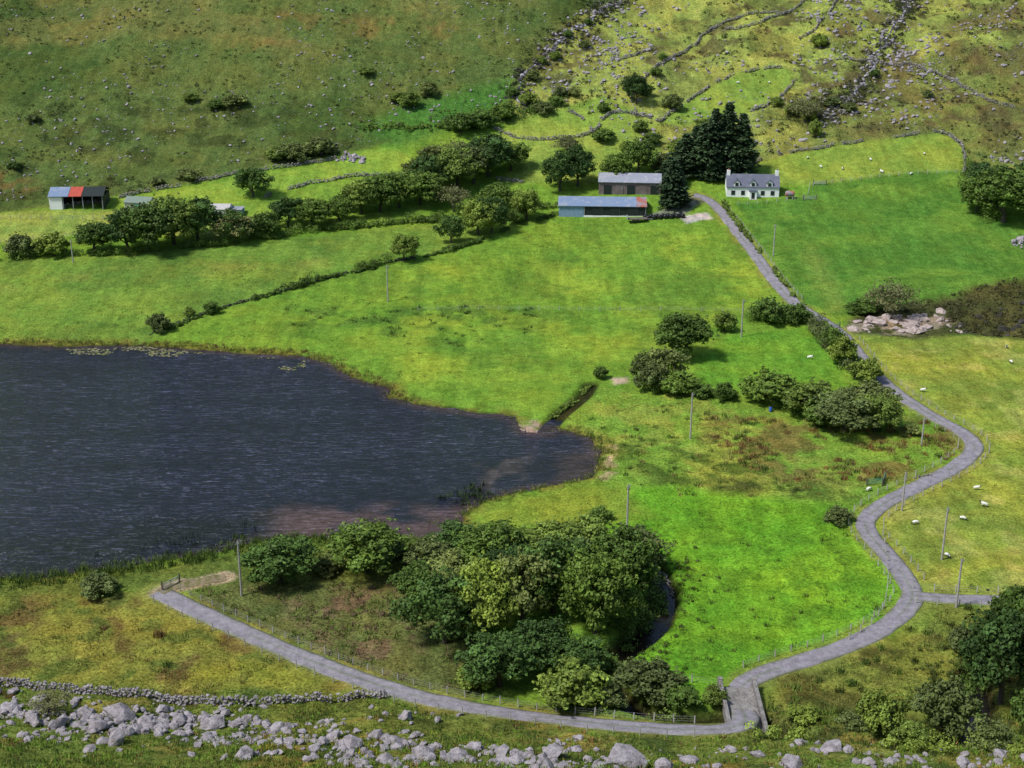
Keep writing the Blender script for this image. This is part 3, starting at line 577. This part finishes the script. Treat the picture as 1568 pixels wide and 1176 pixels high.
p=scatter([(780,130),(860,130),(870,165),(800,190),(740,190)],.3,39,(6,.35,.5,17)); scrub("gully_scrub",p,.8,2.,G3,39,40,.35)
q=np.repeat(stream,5,0)+rr.normal(0,4,(len(stream)*5,2)); d_=np.min(np.hypot(q[:,None,0]-stream[None,::3,0],q[:,None,1]-stream[None,::3,1]),1); q=q[(d_>2.)&(interp(DR,q[:,0],q[:,1])>3)]; scrub("streamside_scrub",np.c_[q,hz(q[:,0],q[:,1])],.35,.8,D2,40,40,.22)
def tufts(name,p,hh,blades,spread,cols,seed,wid=.05):
    r=np.random.default_rng(seed);n=len(p);N=n*blades
    B=np.repeat(p,blades,0)+np.c_[r.normal(0,spread,(N,2)),np.zeros(N)-.05]
    H_=np.repeat(hh*r.uniform(.5,1.3,n),blades)*r.uniform(.6,1.1,N); a=r.uniform(0,6.28,N); ln=np.abs(r.normal(0,.4,N))*H_
    tip=B+np.c_[np.cos(a)*ln,np.sin(a)*ln,H_]; b=r.uniform(0,6.28,N); w_=wid*r.uniform(.6,1.5,N); s=np.c_[np.cos(b)*w_,np.sin(b)*w_,np.zeros(N)]
    V=np.stack([B-s,B+s,tip],1).reshape(-1,3); cs=np.array(cols); ci=r.integers(0,len(cs),n)
    c=np.repeat(np.repeat(cs[ci],blades,0)*r.uniform(.65,1.4,N)[:,None],3,0)
    link(name,new_mesh(name,V,np.arange(N*3).reshape(N,3),False,[M_blade],col=c))
gA=lin((114,136,56),KA);gB=lin((154,150,78),KA);gC=lin((80,102,44),KA);gD=lin((150,112,68),KA);gE=lin((122,98,62),KA);gF=lin((122,164,50),KA)
FG=np.array([(-75,105),(75,105),(80,160),(20,164),(-20,170),(-90,175)],float)
p=scatter(None,2.2,41,(3,.3,.55,18),world=FG); tufts("hillside_grass",p,.5,9,.22,[gA,gC,gF,gA,gB],41,.055)
p=scatter(None,.12,42,(5,.5,.65,19),world=FG); tufts("dead_bracken",p,.5,14,.35,[gD,gE],42,.08)
p=scatter([(400,1125),(560,1120),(600,1165),(400,1150)],1.5,52,(3,.4,.5,19)); tufts("yellow_flowers",p,.5,7,.25,[lin((190,170,40),KA),gA],52,.07)
p=scatter([(0,920),(240,915),(300,945),(430,1003),(540,1060),(300,1078),(0,1048)],.8,43,(5,.4,.6,20)); tufts("rough_grass",p,.5,9,.3,[gA,gB,gE,gC],43,.06)
p=scatter([(100,960),(330,950),(430,1020),(200,1035)],.08,44,(5,.42,.58,21)); tufts("rush_clumps",p,1.1,40,.35,[gE,gE,gC],44,.07)
p=scatter([(300,905),(720,880),(750,1060),(560,1040),(420,985)],1.,45,(3,.4,.55,22)); tufts("meadow_weeds",p,.6,10,.3,[gC,gA,lin((134,106,92),KA)],45,.08)
p=scatter([(1080,640),(1200,640),(1400,640),(1480,662),(1480,705),(1380,735),(1200,740),(1080,690)],.4,46,(6,.4,.56,41)); tufts("rush_clumps",p,.9,26,.4,[gE,gD,gC,gB],46,.08)
p=scatter([(870,640),(1080,610),(1330,770),(1000,760),(925,740)],.2,47,(4,.42,.6,24)); tufts("rush_clumps",p,.7,24,.35,[gC,gA,gB],47,.07)
p=scatter([(1180,1035),(1400,960),(1450,930),(1568,940),(1568,1130),(1180,1120)],.12,48,(5,.4,.55,25)); tufts("rush_clumps",p,1.2,36,.35,[gC,lin((70,80,36),KA),gA],48,.07)
p=scatter([(1180,1035),(1400,960),(1450,930),(1568,940),(1568,1130),(1180,1120)],1.2,49,(3,.35,.6,26)); tufts("rough_grass",p,.5,8,.25,[gA,gB,gC],49,.06)
p=scatter([(1000,860),(1300,790),(1368,880),(1352,945),(1150,1020),(1000,1060)],.03,50); tufts("rush_clumps",p,.7,26,.3,[gC,gA],50,.06)
p=scatter([(860,760),(1290,775),(1368,880),(1352,945),(1150,1030),(935,1040),(1000,860)],.7,53,(3,.45,.6,27)); tufts("pasture_tufts",p,.35,7,.3,[gF,gC,lin((98,144,44),KA)],53,.07)
p=scatter([(430,470),(820,470),(860,500),(640,545),(560,500),(440,500)],.12,51,(5,.45,.6,33)); tufts("rush_clumps",p,.7,20,.4,[gC,gC,gA],51,.09)
p=scatter([(260,520),(440,450),(840,340),(1140,340),(1200,470),(900,590),(640,612),(500,545)],.16,54,(4,.5,.66,34)); tufts("pasture_tufts",p,.35,8,.4,[gF,gC,gB],54,.1)
p=scatter([(0,400),(560,360),(440,440),(215,520),(0,520)],.14,55,(4,.5,.66,34)); tufts("pasture_tufts",p,.35,8,.4,[gF,gC,gB],55,.1)
p=scatter([(1320,520),(1568,520),(1568,905),(1420,900),(1350,790),(1500,700)],.25,56,(4,.46,.66,35)); tufts("pasture_tufts",p,.35,8,.35,[gB,gA,gB],56,.08)
def shore(px,name,off,dens,h,cols,seed,spread=1.):
    p=smoothline(PZ(px),1/dens); p=p+rr.normal(0,spread,p.shape)+np.array(off); tufts(name,np.c_[p,np.maximum(hz(p[:,0],p[:,1]),-.3)],h,12,.3,cols,seed,.06)
shore(lake_px[2:13],"shore_grass",(0,1.2),5,.8,[gB,gA,gE],61); shore(lake_px[17:28],"shore_grass",(0.5,0),5,.7,[gB,gA,gC],62)
shore([(720,815),(660,833),(560,832),(480,824),(380,833),(330,849),(200,870),(80,885),(0,890)],"shore_reeds",(0,-.5),9,1.3,[gC,gA,gC],63,1.6)
gR=lin((44,54,34),KA)
p=scatter(None,1.6,64,(5,.36,.5,28),world=PZ([(665,764),(720,742),(772,738),(762,762),(700,780)])); p[:,2]=-.1; tufts("lake_reeds",p,1.2,10,.25,[gR,gR,gC],64,.05)
p=scatter(None,.9,65,(7,.42,.56,29),world=PZ([(-100,880),(0,850),(150,830),(330,790),(430,785),(380,825),(300,848),(0,884)])); p[:,2]=-.1; tufts("lake_reeds",p,.9,7,.3,[gR,gR],65,.05)
def pads(px,dens,seed,nz):
    p=scatter(None,dens,seed,nz,world=PZ(px)); r=np.random.default_rng(seed); th=np.linspace(0,2*math.pi,8)[:-1]
    R_=r.uniform(.15,.42,len(p)); V=np.zeros((len(p),7,3)); V[...,0]=p[:,0:1]+np.cos(th)*R_[:,None];V[...,1]=p[:,1:2]+np.sin(th)*R_[:,None];V[...,2]=.03+r.uniform(0,.03,len(p))[:,None]
    col=np.repeat(np.array([lin((104,110,62),KA),lin((136,130,100),KA)])[r.integers(0,2,len(p))],7,0)
    link("lily_pads",new_mesh("lily_pads",V.reshape(-1,3),np.arange(len(p)*7).reshape(-1,7),False,[M_blade],col=col))
pads([(100,534),(215,530),(290,538),(270,546),(110,542)],3.,71,(5,.3,.5,2)); pads([(290,538),(440,548),(470,552),(400,550),(300,544)],.7,72,(4,.4,.5,2)); pads([(425,562),(468,552),(470,560),(440,570)],2.,73,(3,.2,.4,2))
p=scatter([(790,640),(838,650),(842,664),(800,664)],.8,74); rocks("beach_stones",p,psize(len(p),.2,.9,2),M_rockp,seed=21)

# ---------------------------------------------------------------- structures
def solid(name,col,rough=.7,spec=.3,var=.25,sc=1.5):
    m=NT(name); f=m.noise(sc,5,m.obj(),.7); c=m.scale(m.mix(0.,(*col,1),(*col,1)),m.rng(f,.3,.7,1-var,1+var)); return m.fin(c,rough,spec)
def corr(name,col,col2,sc=6.,thr=.55):
    m=NT(name); o=m.obj(); w=m.n('ShaderNodeTexWave',wave_type='BANDS',bands_direction='X'); w.inputs['Scale'].default_value=sc; m.l(o,w.inputs[0])
    f=m.noise(.45,6,o,.7); c=m.mix(m.rng(f,thr-.06,thr+.06,0,1),(*col,1),(*col2,1)); c=m.scale(c,m.rng(w.outputs['Fac'],0,1,.78,1.1)); m.bump(w.outputs['Fac'],.5,.05); return m.fin(c,.55,.4)
W_white=solid("white_render",(.82,.82,.81),.85,.1,.06); W_slate=corr("slate_roof",(.1,.11,.16),(.14,.15,.2),3.); W_glass=solid("window_glass",(.015,.02,.03),.1,.6,.1)
W_frame=solid("painted_timber",(.5,.5,.48)); W_dark=solid("dark_cladding",(.018,.025,.022),.6); W_blue=corr("blue_sheet",(.2,.27,.4),(.3,.34,.42)); W_grey=corr("galvanised_roof",(.3,.32,.38),(.4,.4,.44)); W_rust=corr("rusty_sheet",(.4,.12,.07),(.3,.26,.3),6,.5)
W_brown=corr("weathered_sheet",(.2,.15,.14),(.3,.25,.25)); W_red=solid("red_oxide",(.4,.07,.045)); W_conc=solid("concrete",(.42,.4,.38),.9,.1,.2); W_wood=solid("old_timber",(.12,.1,.085),.9); W_metal=solid("galvanised_steel",(.3,.31,.32),.6,.3); W_stone=rockmat("masonry",L4((176,170,166),.75),L4((120,114,112),.75),L4((90,94,66),.7)); W_green=solid("green_paint",(.08,.3,.2),.5); W_plast=solid("black_silage_wrap",(.012,.012,.014),.35,.5,.1); W_shedblue=solid("faded_blue",(.2,.3,.42))
def empty(name,loc,yaw):
    o=bpy.data.objects.new(name,None); scene.collection.objects.link(o); o.location=loc;o.rotation_euler=(0,0,yaw); o.empty_display_size=1; return o
def poly(name,V,Fl,mat,par,bev=0):
    me=bpy.data.meshes.new(name); me.from_pydata([tuple(v) for v in V],[],Fl); me.materials.append(mat); me.update(); bm=bmesh.new(); bm.from_mesh(me); bmesh.ops.recalc_face_normals(bm,faces=bm.faces)
    if bev: bmesh.ops.bevel(bm,geom=bm.edges[:],offset=bev,segments=1,affect='EDGES')
    bm.to_mesh(me); bm.free(); return link(name,me,parent=par)
BF=[(0,1,2,3),(4,5,6,7),(0,1,5,4),(1,2,6,5),(2,3,7,6),(3,0,4,7)]
def box(name,x0,x1,y0,y1,z0,z1,mat,par,bev=0): return poly(name,[(x0,y0,z0),(x1,y0,z0),(x1,y1,z0),(x0,y1,z0),(x0,y0,z1),(x1,y0,z1),(x1,y1,z1),(x0,y1,z1)],BF,mat,par,bev)
def gbody(name,x0,x1,y0,y1,z0,ze,zr,mat,par):
    ym=(y0+y1)/2; V=[(x,y,z) for x in (x0,x1) for y,z in ((y0,z0),(y1,z0),(y1,ze),(ym,zr),(y0,ze))]
    return poly(name,V,[(0,1,2,3,4),(5,6,7,8,9),(0,1,6,5),(1,2,7,6),(2,3,8,7),(3,4,9,8),(4,0,5,9)],mat,par)
def groof(name,x0,x1,y0,y1,ze,zr,mat,par,ov=.4,th=.15,gap=.05):
    ym=(y0+y1)/2; s=(zr-ze)/(ym-y0)
    for i,(ya,sg) in enumerate(((y0,-1),(y1,1))):
        ye=ya+sg*ov; zE=ze-s*ov+gap; zR=zr+gap
        V=[(x0-ov*.6,ye,zE),(x1+ov*.6,ye,zE),(x1+ov*.6,ym+sg*.004,zR),(x0-ov*.6,ym+sg*.004,zR)]; V+= [(a,b,c+th) for a,b,c in V]
        poly(f"{name}_{'front' if sg<0 else 'back'}",V,BF,mat,par)
def window(x,y,z,w,h,par,n):
    box(f"window_frame_{n}",x-w/2-.12,x+w/2+.12,y-.06,y+.1,z-.12,z+h+.1,W_frame,par); box(f"window_{n}",x-w/2,x+w/2,y-.1,y+.05,z,z+h,W_glass,par)
x,y,z,t_=hit(1153,304)
co=empty("white_cottage",(x,y+1,z-.1),math.radians(-4)); y0,y1=0,7
gbody("walls",-8,8,y0,y1,-1,3.5,6.6,W_white,co); groof("roof",-8,8,y0,y1,3.5,6.6,W_slate,co,.3)
for i,cx in enumerate((-7.4,7.4,)): box(f"chimney_{i}",cx-.5,cx+.5,3.,4.,5.6,7.9,W_white,co); box(f"chimney_pot_{i}",cx-.18,cx+.18,3.3,3.7,7.9,8.4,W_rust,co)
for i,cx in enumerate((-5,0,5)):
    V=[(cx+a,b,c) for b in (-.02,3.0) for a,c in ((-.9,3.4),(.9,3.4),(.9,4.8),(0,5.6),(-.9,4.8))]
    poly(f"dormer_{i}",V,[(0,1,2,3,4),(5,6,7,8,9),(0,1,6,5),(1,2,7,6),(2,3,8,7),(3,4,9,8),(4,0,5,9)],W_white,co)
    for sg in (-1,1):
        V=[(cx+sg*1.15,-.25,4.66),(cx+sg*1.15,3.2,4.66),(cx+sg*.003,3.2,5.68),(cx+sg*.003,-.25,5.68)]; V+= [(a,b,c+.1) for a,b,c in V]; poly(f"dormer_roof_{i}_{sg+1}",V,BF,W_slate,co)
    window(cx,-.05,3.75,.9,1.,co,f"d{i}")
for i,cx in enumerate((-6,-3,3,6)): window(cx,0,1.,1.1,1.3,co,i)
box("porch",-1.1,1.1,-1.4,-.02,-.5,2.4,W_white,co); box("porch_roof",-1.3,1.3,-1.6,-.05,2.4,2.55,W_slate,co); box("door",-.5,.5,-1.46,-1.41,0,2.05,W_dark,co); box("doorstep",-1.2,1.2,-2,-1.42,-.3,.08,W_conc,co)
x,y,z,t_=hit(925,334); sh=empty("farm_shed",(x,y+1,z-.2),math.radians(-3))
gbody("walls",-6,12.5,0,10,-1,3.6,5.2,W_dark,sh); gbody("byre_walls",-13.5,-6.02,-.0,10.2,-1,3.6,5.2,W_shedblue,sh); groof("roof",-13.5,9.4,0,10,3.6,5.2,W_blue,sh,.4); groof("rusty_roof",9.9,12.5,0,10,3.6,5.2,W_rust,sh,.4)
box("plinth",-6,12.6,-.15,-.02,-1,.75,W_white,sh)
for i in range(3): box(f"sliding_door_{i}",-3.5+i*5.2,-.6+i*5.2,-.16,-.03,.8,3.3,W_dark,sh)
for i in range(8): box(f"stanchion_{i}",-5.9+i*2.6,-5.75+i*2.6,-.14,-.03,.76,3.55,W_metal,sh)
box("gable_band",12.52,12.6,1,9,.2,1.2,W_white,sh)
x,y,z,t_=hit(965,304); b2=empty("hay_barn",(x,y+3,z-.2),math.radians(-5))
gbody("walls",-9.5,9.5,0,9,-1.5,4.6,6.4,W_brown,b2); groof("roof",-9.5,9.5,0,9,4.6,6.4,W_grey,b2,.4)
for i in range(5): box(f"door_slot_{i}",-8+i*3.6,-5.6+i*3.6,-.12,-.02,0,3.6,W_brown if i%2 else W_dark,b2)
box("gable_vent",9.52,9.6,2,7,1,4,W_grey,b2)
x,y,z,t_=hit(990,296)
b3=empty("lean_to_shed",(x+5,y+4,z-.2),math.radians(-5)); gbody("walls",-3,3,0,6,-1,3.2,4.6,W_grey,b3); groof("roof",-3,3,0,6,3.2,4.6,W_grey,b3,.3); box("door",-.8,.8,-.08,-.02,0,2.4,W_dark,b3)
x,y,z,t_=hit(118,321); b4=empty("open_hay_shed",(x,y,z-.1),math.radians(3))
box("gable_wall_left",-8,-7.7,0,9,-1,4.2,W_white,b4); box("back_wall",-7.65,8,8.8,9,-1,4,W_dark,b4); box("gable_wall_right",7.8,8,0,8.75,-1,4,W_dark,b4); box("white_bay",-7.65,-4.2,0,.2,-1,3.9,W_white,b4); box("white_bay_side",-4.4,-4.2,.25,8.7,-1,3.9,W_dark,b4)
poly("gable_top_left",[(-8,0,4.2),(-8,9,4.2),(-8,4.5,5.9),(-7.7,0,4.2),(-7.7,9,4.2),(-7.7,4.5,5.9)],[(0,1,2),(3,4,5),(0,1,4,3),(1,2,5,4),(2,0,3,5)],W_white,b4)
for i in range(5): box(f"post_{i}",-4+i*2.9,-3.8+i*2.9,.0,.2,-1,4.1,W_metal,b4)
groof("roof_left",-8,-2.5,0,9,4.2,5.9,W_blue,b4,.4); groof("roof_middle",-1.9,1.4,0,9,4.2,5.9,W_red,b4,.4); groof("roof_right",2.,8,0,9,4.2,5.9,W_dark,b4,.4)
for i in range(4): box(f"fodder_{i}",-3+i*2.6,-1+i*2.6,5,7,-.5,1.4,W_wood,b4,.2)
x,y,z,t_=hit(210,322); b5=empty("stone_shed",(x,y,z-.1),math.radians(-12)); gbody("walls",-4,4,0,5,-1,2.4,3.6,W_conc,b5); groof("roof",-4,4,0,5,2.4,3.6,corr("mossy_roof",(.2,.26,.2),(.25,.28,.25)),b5,.3); box("door",-.6,.6,-.08,-.02,-.2,1.9,W_green,b5); window(2.4,0,.8,.8,.8,b5,0)
x,y,z,t_=hit(328,331); b6=empty("low_white_shed",(x,y,z-.1),math.radians(-4)); gbody("walls",-4.5,4.5,0,5,-1,2.2,3.2,W_white,b6); groof("roof",-4.5,4.5,0,5,2.2,3.2,W_conc,b6,.3); box("door",-3,-1.4,-.08,-.02,-.3,1.9,W_dark,b6); box("blue_annexe",4.55,8,1,5,-1,1.9,W_shedblue,b6); box("annexe_roof",4.5,8.2,.7,5.2,1.9,2.05,W_grey,b6); window(2,0,.6,1,.8,b6,0)
x,y,z,t_=hit(1209,304); tk=empty("oil_tank",(x,y,z),0)
def lathe(name,prof_,mat,par=None,loc=(0,0,0),rot=(0,0,0),seg=20,smooth=True):
    V=[];n=len(prof_)
    for r_,h_ in prof_:
        for k in range(seg): V.append((r_*math.cos(2*math.pi*k/seg),r_*math.sin(2*math.pi*k/seg),h_))
    Fc=[(i*seg+k,i*seg+(k+1)%seg,(i+1)*seg+(k+1)%seg,(i+1)*seg+k) for i in range(n-1) for k in range(seg)]; Fc+=[tuple(range(seg))[::-1],tuple((n-1)*seg+k for k in range(seg))]
    me=bpy.data.meshes.new(name); me.from_pydata(V,[],Fc); me.materials.append(mat); me.update()
    if smooth: me.polygons.foreach_set("use_smooth",[True]*len(me.polygons))
    return link(name,me,loc,rot,parent=par)
lathe("tank",[(.3,-1.4),(.8,-1.25),(.85,-1),(.85,1),(.8,1.25),(.3,1.4)],W_rust,tk,(0,0,1.5),(0,math.pi/2,0)); box("cradle_left",-.9,-.7,-.7,.7,-.5,.9,W_conc,tk); box("cradle_right",.7,.9,-.7,.7,-.5,.9,W_conc,tk)
bal=lathe("silage_bale",[(.3,-.62),(.52,-.6),(.62,-.5),(.65,-.3),(.65,.3),(.62,.5),(.52,.6),(.3,.62)],W_plast,None,(0,0,-50)); bme=bal.data; bpy.data.objects.remove(bal)
for i in range(14):
    x,y,z,t_=hit(988+i*4.4,335-i*.25+(i%2)*1.5); link("silage_bale",bme,(x,y,z+.6),(math.pi/2,0,tr_.uniform(-.4,.4)),(1.05,1.05,1.05))
x,y,z,t_=hit(975,338); trl=empty("flatbed_trailer",(x,y-1,z+.05),.1); box("bed",-3,3,-1.1,1.1,.8,.95,W_wood,trl); box("headboard",-3,-2.9,-1.1,1.1,.96,1.9,W_metal,trl); box("drawbar",3.02,4.6,-.08,.08,.6,.72,W_metal,trl)
for i,(a,b) in enumerate(((-.9,-1.0),(-.9,1.0),(.3,-1.),(.3,1.))): lathe(f"wheel_{i}",[(.2,-.12),(.36,-.12),(.4,-.05),(.4,.05),(.36,.12),(.2,.12)],W_plast,trl,(a,b,.38),(math.pi/2,0,0))

W_pole=solid("pole_timber",(.34,.32,.3),.9)
def pole_mesh(H_=8.5):
    parts=[];v,f=tube([(0,0,-1),(0,0,H_*.5),(0,0,H_)],[.19,.16,.13],8);parts.append((v,f,None,0))
    def bx(x0,x1,y0,y1,z0,z1,mi):
        v=np.array([(x0,y0,z0),(x1,y0,z0),(x1,y1,z0),(x0,y1,z0),(x0,y0,z1),(x1,y0,z1),(x1,y1,z1),(x0,y1,z1)],float); parts.append((v,np.array(BF),None,mi))
    bx(-.6,.6,-.22,-.14,H_-.5,H_-.4,0)
    for a in (-.5,0,.5):
        v,f=tube([(a,-.17,H_-.4),(a,-.17,H_-.25),(a,-.17,H_-.15)],[.04,.06,.03],6); parts.append((v,f,None,1))
    v,f=tube([(.35,-.14,H_-.45),(.2,-.15,H_-.8),(.05,-.15,H_-1.1)],[.025,.025,.025],5); parts.append((v,f,None,1))
    V,Fc,_,mi=join(parts); return new_mesh("utility_pole",V,Fc,False,[W_pole,W_metal],mi)
PM=pole_mesh()
for u,v,h in [(370,912,88),(594,462,54),(1057,672,70),(1184,392,46),(1135,516,56),(960,812,72),(1442,857,82),(1464,930,78),(112,402,34),(1381,782,60),(1411,682,42)]:
    x,y,z,t_=hit(u,v); link("utility_pole",PM,(x,y,z),(0,0,tr_.uniform(.6,1.4)),(1,1,h*t_/F/.93/8.5))
def fence(px=None,path=None,sp=3.,h=1.2,wires=(.35,.7,1.05),pw=.1):
    p=path if path is not None else P(px); p=smoothline(p,sp,1 if path is None else 0); z=hz(p[:,0],p[:,1]); parts=[]
    for i,(a,b) in enumerate(p):
        lx_,ly_=rr.normal(0,.05,2); hh=h*rr.uniform(.85,1.2); v,f=tube([(a,b,z[i]-.3),(a+lx_,b+ly_,z[i]+hh)],[pw,pw*.9],5); parts.append((v,f,None,0))
    for w_ in wires:
        v,f=tube(np.c_[p,z+w_],[.01]*len(p),3); parts.append((v,f,None,1))
    V,Fc,_,mi=join(parts); link("wire_fence",new_mesh("wire_fence",V,Fc,False,[W_fpost,W_metal],mi))
W_fpost=solid("weathered_post",(.4,.38,.34),.9)
def offs(path,o):
    d=np.gradient(path,axis=0);d/=np.linalg.norm(d,axis=1)[:,None]; return path+np.c_[-d[:,1],d[:,0]]*o
cum=np.array([np.argmin(np.hypot(*(road-P0([q])[0]).T)) for q in [(1105,325),(1212,462),(1300,522),(1400,913),(1360,960),(1135,1050),(1120,1117),(1060,1119),(255,912)]])
fence(path=offs(road[cum[2]:cum[3]-8],2.9)); fence(path=offs(road[cum[2]+60:cum[5]-6],-2.9)); fence(path=offs(road[cum[7]:cum[8]],-2.5),sp=2.6); fence(path=offs(road[cum[7]:cum[8]],2.6),sp=3.4); fence(path=offs(road[cum[0]:cum[1]],2.8)); fence(path=offs(side,2.4)); fence(path=offs(side,-2.4))
fence([(640,476),(800,474),(1000,476),(1200,480)],sp=5,pw=.07); fence([(0,336),(120,336),(300,338)]); fence([(1245,285),(1300,277),(1478,264)]); fence([(1240,285),(1236,305),(1130,314)]); fence([(1352,820),(1362,880),(1352,945),(1300,980)]); fence([(940,1056),(1100,1050)]);fence([(0,372),(200,356),(330,360)])
def gate(u,v,yaw,mat,w=3.6):
    x,y,z,t_=hit(u,v); g_=empty("field_gate",(x,y,z+.05),yaw)
    for i in range(5): a,b=tube([(-w/2,0,.2+i*.24),(w/2,0,.2+i*.24)],[.04,.04],6); link(f"bar_{i}",new_mesh("bar",a,b,True,[mat]),parent=g_)
    for i,xx in enumerate((-w/2,0,w/2)): a,b=tube([(xx,0,.1),(xx,0,1.25)],[.045,.045],6); link(f"upright_{i}",new_mesh("upright",a,b,True,[mat]),parent=g_)
    a,b=tube([(-w/2,.05,.2),(w/2,.05,1.15)],[.035,.035],6); link("brace",new_mesh("brace",a,b,True,[mat]),parent=g_)
    for i,xx in enumerate((-w/2-.25,w/2+.25)): a,b=tube([(xx,0,-.4),(xx,0,1.5)],[.13,.12],8); link(f"gate_post_{i}",new_mesh("gate_post",a,b,True,[W_wood]),parent=g_)
gate(1353,738,1.2,W_green); gate(1340,742,.2,W_green,3); gate(1240,306,.1,W_metal); gate(1255,283,0,W_metal); gate(1275,504,.4,W_metal); gate(262,898,.9,W_metal,3)
i0=np.argmin(np.hypot(*(road-P0([(1140,1090)])[0]).T)); c0=road[i0]; dr_=road[i0+4]-road[i0-4]; yaw=math.atan2(dr_[1],dr_[0]); zb=float(interp(ZR,c0[0],c0[1]))
br_=empty("stone_bridge",(c0[0],c0[1],zb),yaw)
box("deck",-6,6,-2.1,2.1,-.7,.03,W_stone,br_); 
for k_,sg in enumerate((-1,1)):
    yy=sg*2.35; box(f"parapet_{k_}",-6.5,6.5,yy-.22,yy+.22,-.9,.85,W_stone,br_,.05); box(f"coping_{k_}",-6.6,6.6,yy-.26,yy+.26,.855,.97,W_stone,br_,.03)
    for e_,xx in enumerate((-6.7,6.7)): box(f"pier_{k_}_{e_}",xx-.35,xx+.35,yy-.35,yy+.35,-2,1.15,W_stone,br_,.05)
box("abutment_a",-6,-2.6,-2.1,2.1,-2.6,-.71,W_stone,br_); box("abutment_b",2.6,6,-2.1,2.1,-2.6,-.71,W_stone,br_)
x,y,z,t_=hit(1180,630); dm=empty("feed_drum",(x,y,z),0); lathe("drum",[(.3,0),(.34,.03),(.34,.3),(.36,.32),(.34,.34),(.34,.7),(.36,.72),(.34,.74),(.34,1),(.3,1.03)],solid("blue_plastic",(.03,.12,.5),.4),dm); lathe("lid",[(.2,1.035),(.3,1.04),(.3,1.09),(.2,1.1)],W_dark,dm)

# ---------------------------------------------------------------- sheep
W_wool=solid("wool",(.7,.68,.62),.95,.05,.15,9.); W_face=solid("sheep_face",(.03,.028,.026),.8)
def sheep(graze):
    if graze: nk=[(.55,0,.55),(.72,0,.32),(.8,0,.14)]
    else: nk=[(.52,0,.78),(.64,0,.93),(.84,0,.87)]
    V=[(-.42,0,.66),(0,0,.64),(.34,0,.66)]+nk; Rr=[.2,.25,.2,.12,.09,.055]; E=[(0,1),(1,2),(2,3),(3,4),(4,5)]
    def add(v,r_,p_): V.append(v);Rr.append(r_);E.append((p_,len(V)-1));return len(V)-1
    for s in (-1,1):
        a=add((.33,.12*s,.46),.08,2);a=add((.32,.13*s,.24),.045,a);a=add((.34,.13*s,.02),.035,a)
        a=add((-.36,.13*s,.46),.1,0);a=add((-.5,.13*s,.27),.045,a);a=add((-.46,.13*s,.02),.035,a)
        add((nk[1][0]-.04,.14*s,nk[1][2]+.05),.028,4)
    add((-.62,0,.56),.05,0)
    me=bpy.data.meshes.new("sk"); me.from_pydata(V,E,[]); o=bpy.data.objects.new("sk",me); scene.collection.objects.link(o)
    md=o.modifiers.new("s",'SKIN'); 
    for i,sv in enumerate(me.skin_vertices[0].data): sv.radius=(Rr[i],Rr[i]); sv.use_root=(i==0)
    o.modifiers.new("ss",'SUBSURF').levels=1
    dg=bpy.context.evaluated_depsgraph_get(); m2=bpy.data.meshes.new_from_object(o.evaluated_get(dg)); bpy.data.objects.remove(o)
    m2.materials.clear(); m2.materials.append(W_wool); m2.materials.append(W_face)
    for p_ in m2.polygons:
        c_=p_.center; p_.use_smooth=True; p_.material_index=1 if (c_.x>(.62 if graze else .56) or c_.z<.3 and abs(c_.y)>.05 and c_.x<.5) else 0
    return m2
SH=[sheep(True),sheep(False)]
for u,v in [(1495,750),(1507,776),(1474,796),(1402,803),(1450,853),(1240,550),(1541,533),(1548,556),(1413,600),(1290,260),(1333,246),(1350,265),(1415,237),(1237,243),(1257,257),(1395,268),(1130,128),(1178,128),(1330,752)]:
    x,y,z,t_=hit(u,v); s=tr_.uniform(.95,1.2); link("sheep",SH[tr_.integers(2)],(x,y,z-.02),(0,0,tr_.uniform(0,6.28)),(s,s,s))

# ---------------------------------------------------------------- light
S=Vector((-.62,-.30,1.0)).normalized(); el=math.asin(S.z); az=math.atan2(S.x,S.y)
wd=bpy.data.worlds.new("World"); scene.world=wd; wd.use_nodes=True; nt=wd.node_tree; bg=nt.nodes["Background"]; sk=nt.nodes.new('ShaderNodeTexSky'); sk.sky_type='NISHITA'; sk.sun_disc=False; sk.sun_elevation=el; sk.sun_rotation=az; nt.links.new(sk.outputs[0],bg.inputs[0]); bg.inputs[1].default_value=.15
sl=bpy.data.lights.new("sun",'SUN'); sl.energy=4.3; sl.angle=math.radians(9); sl.color=(1,.97,.92); so=bpy.data.objects.new("sun",sl); scene.collection.objects.link(so); so.rotation_euler=S.to_track_quat('Z','Y').to_euler(); so.location=(-100,-50,300)
scene.view_settings.view_transform='Standard'; scene.view_settings.look='None'; scene.view_settings.exposure=0
print("objects",len(bpy.data.objects))
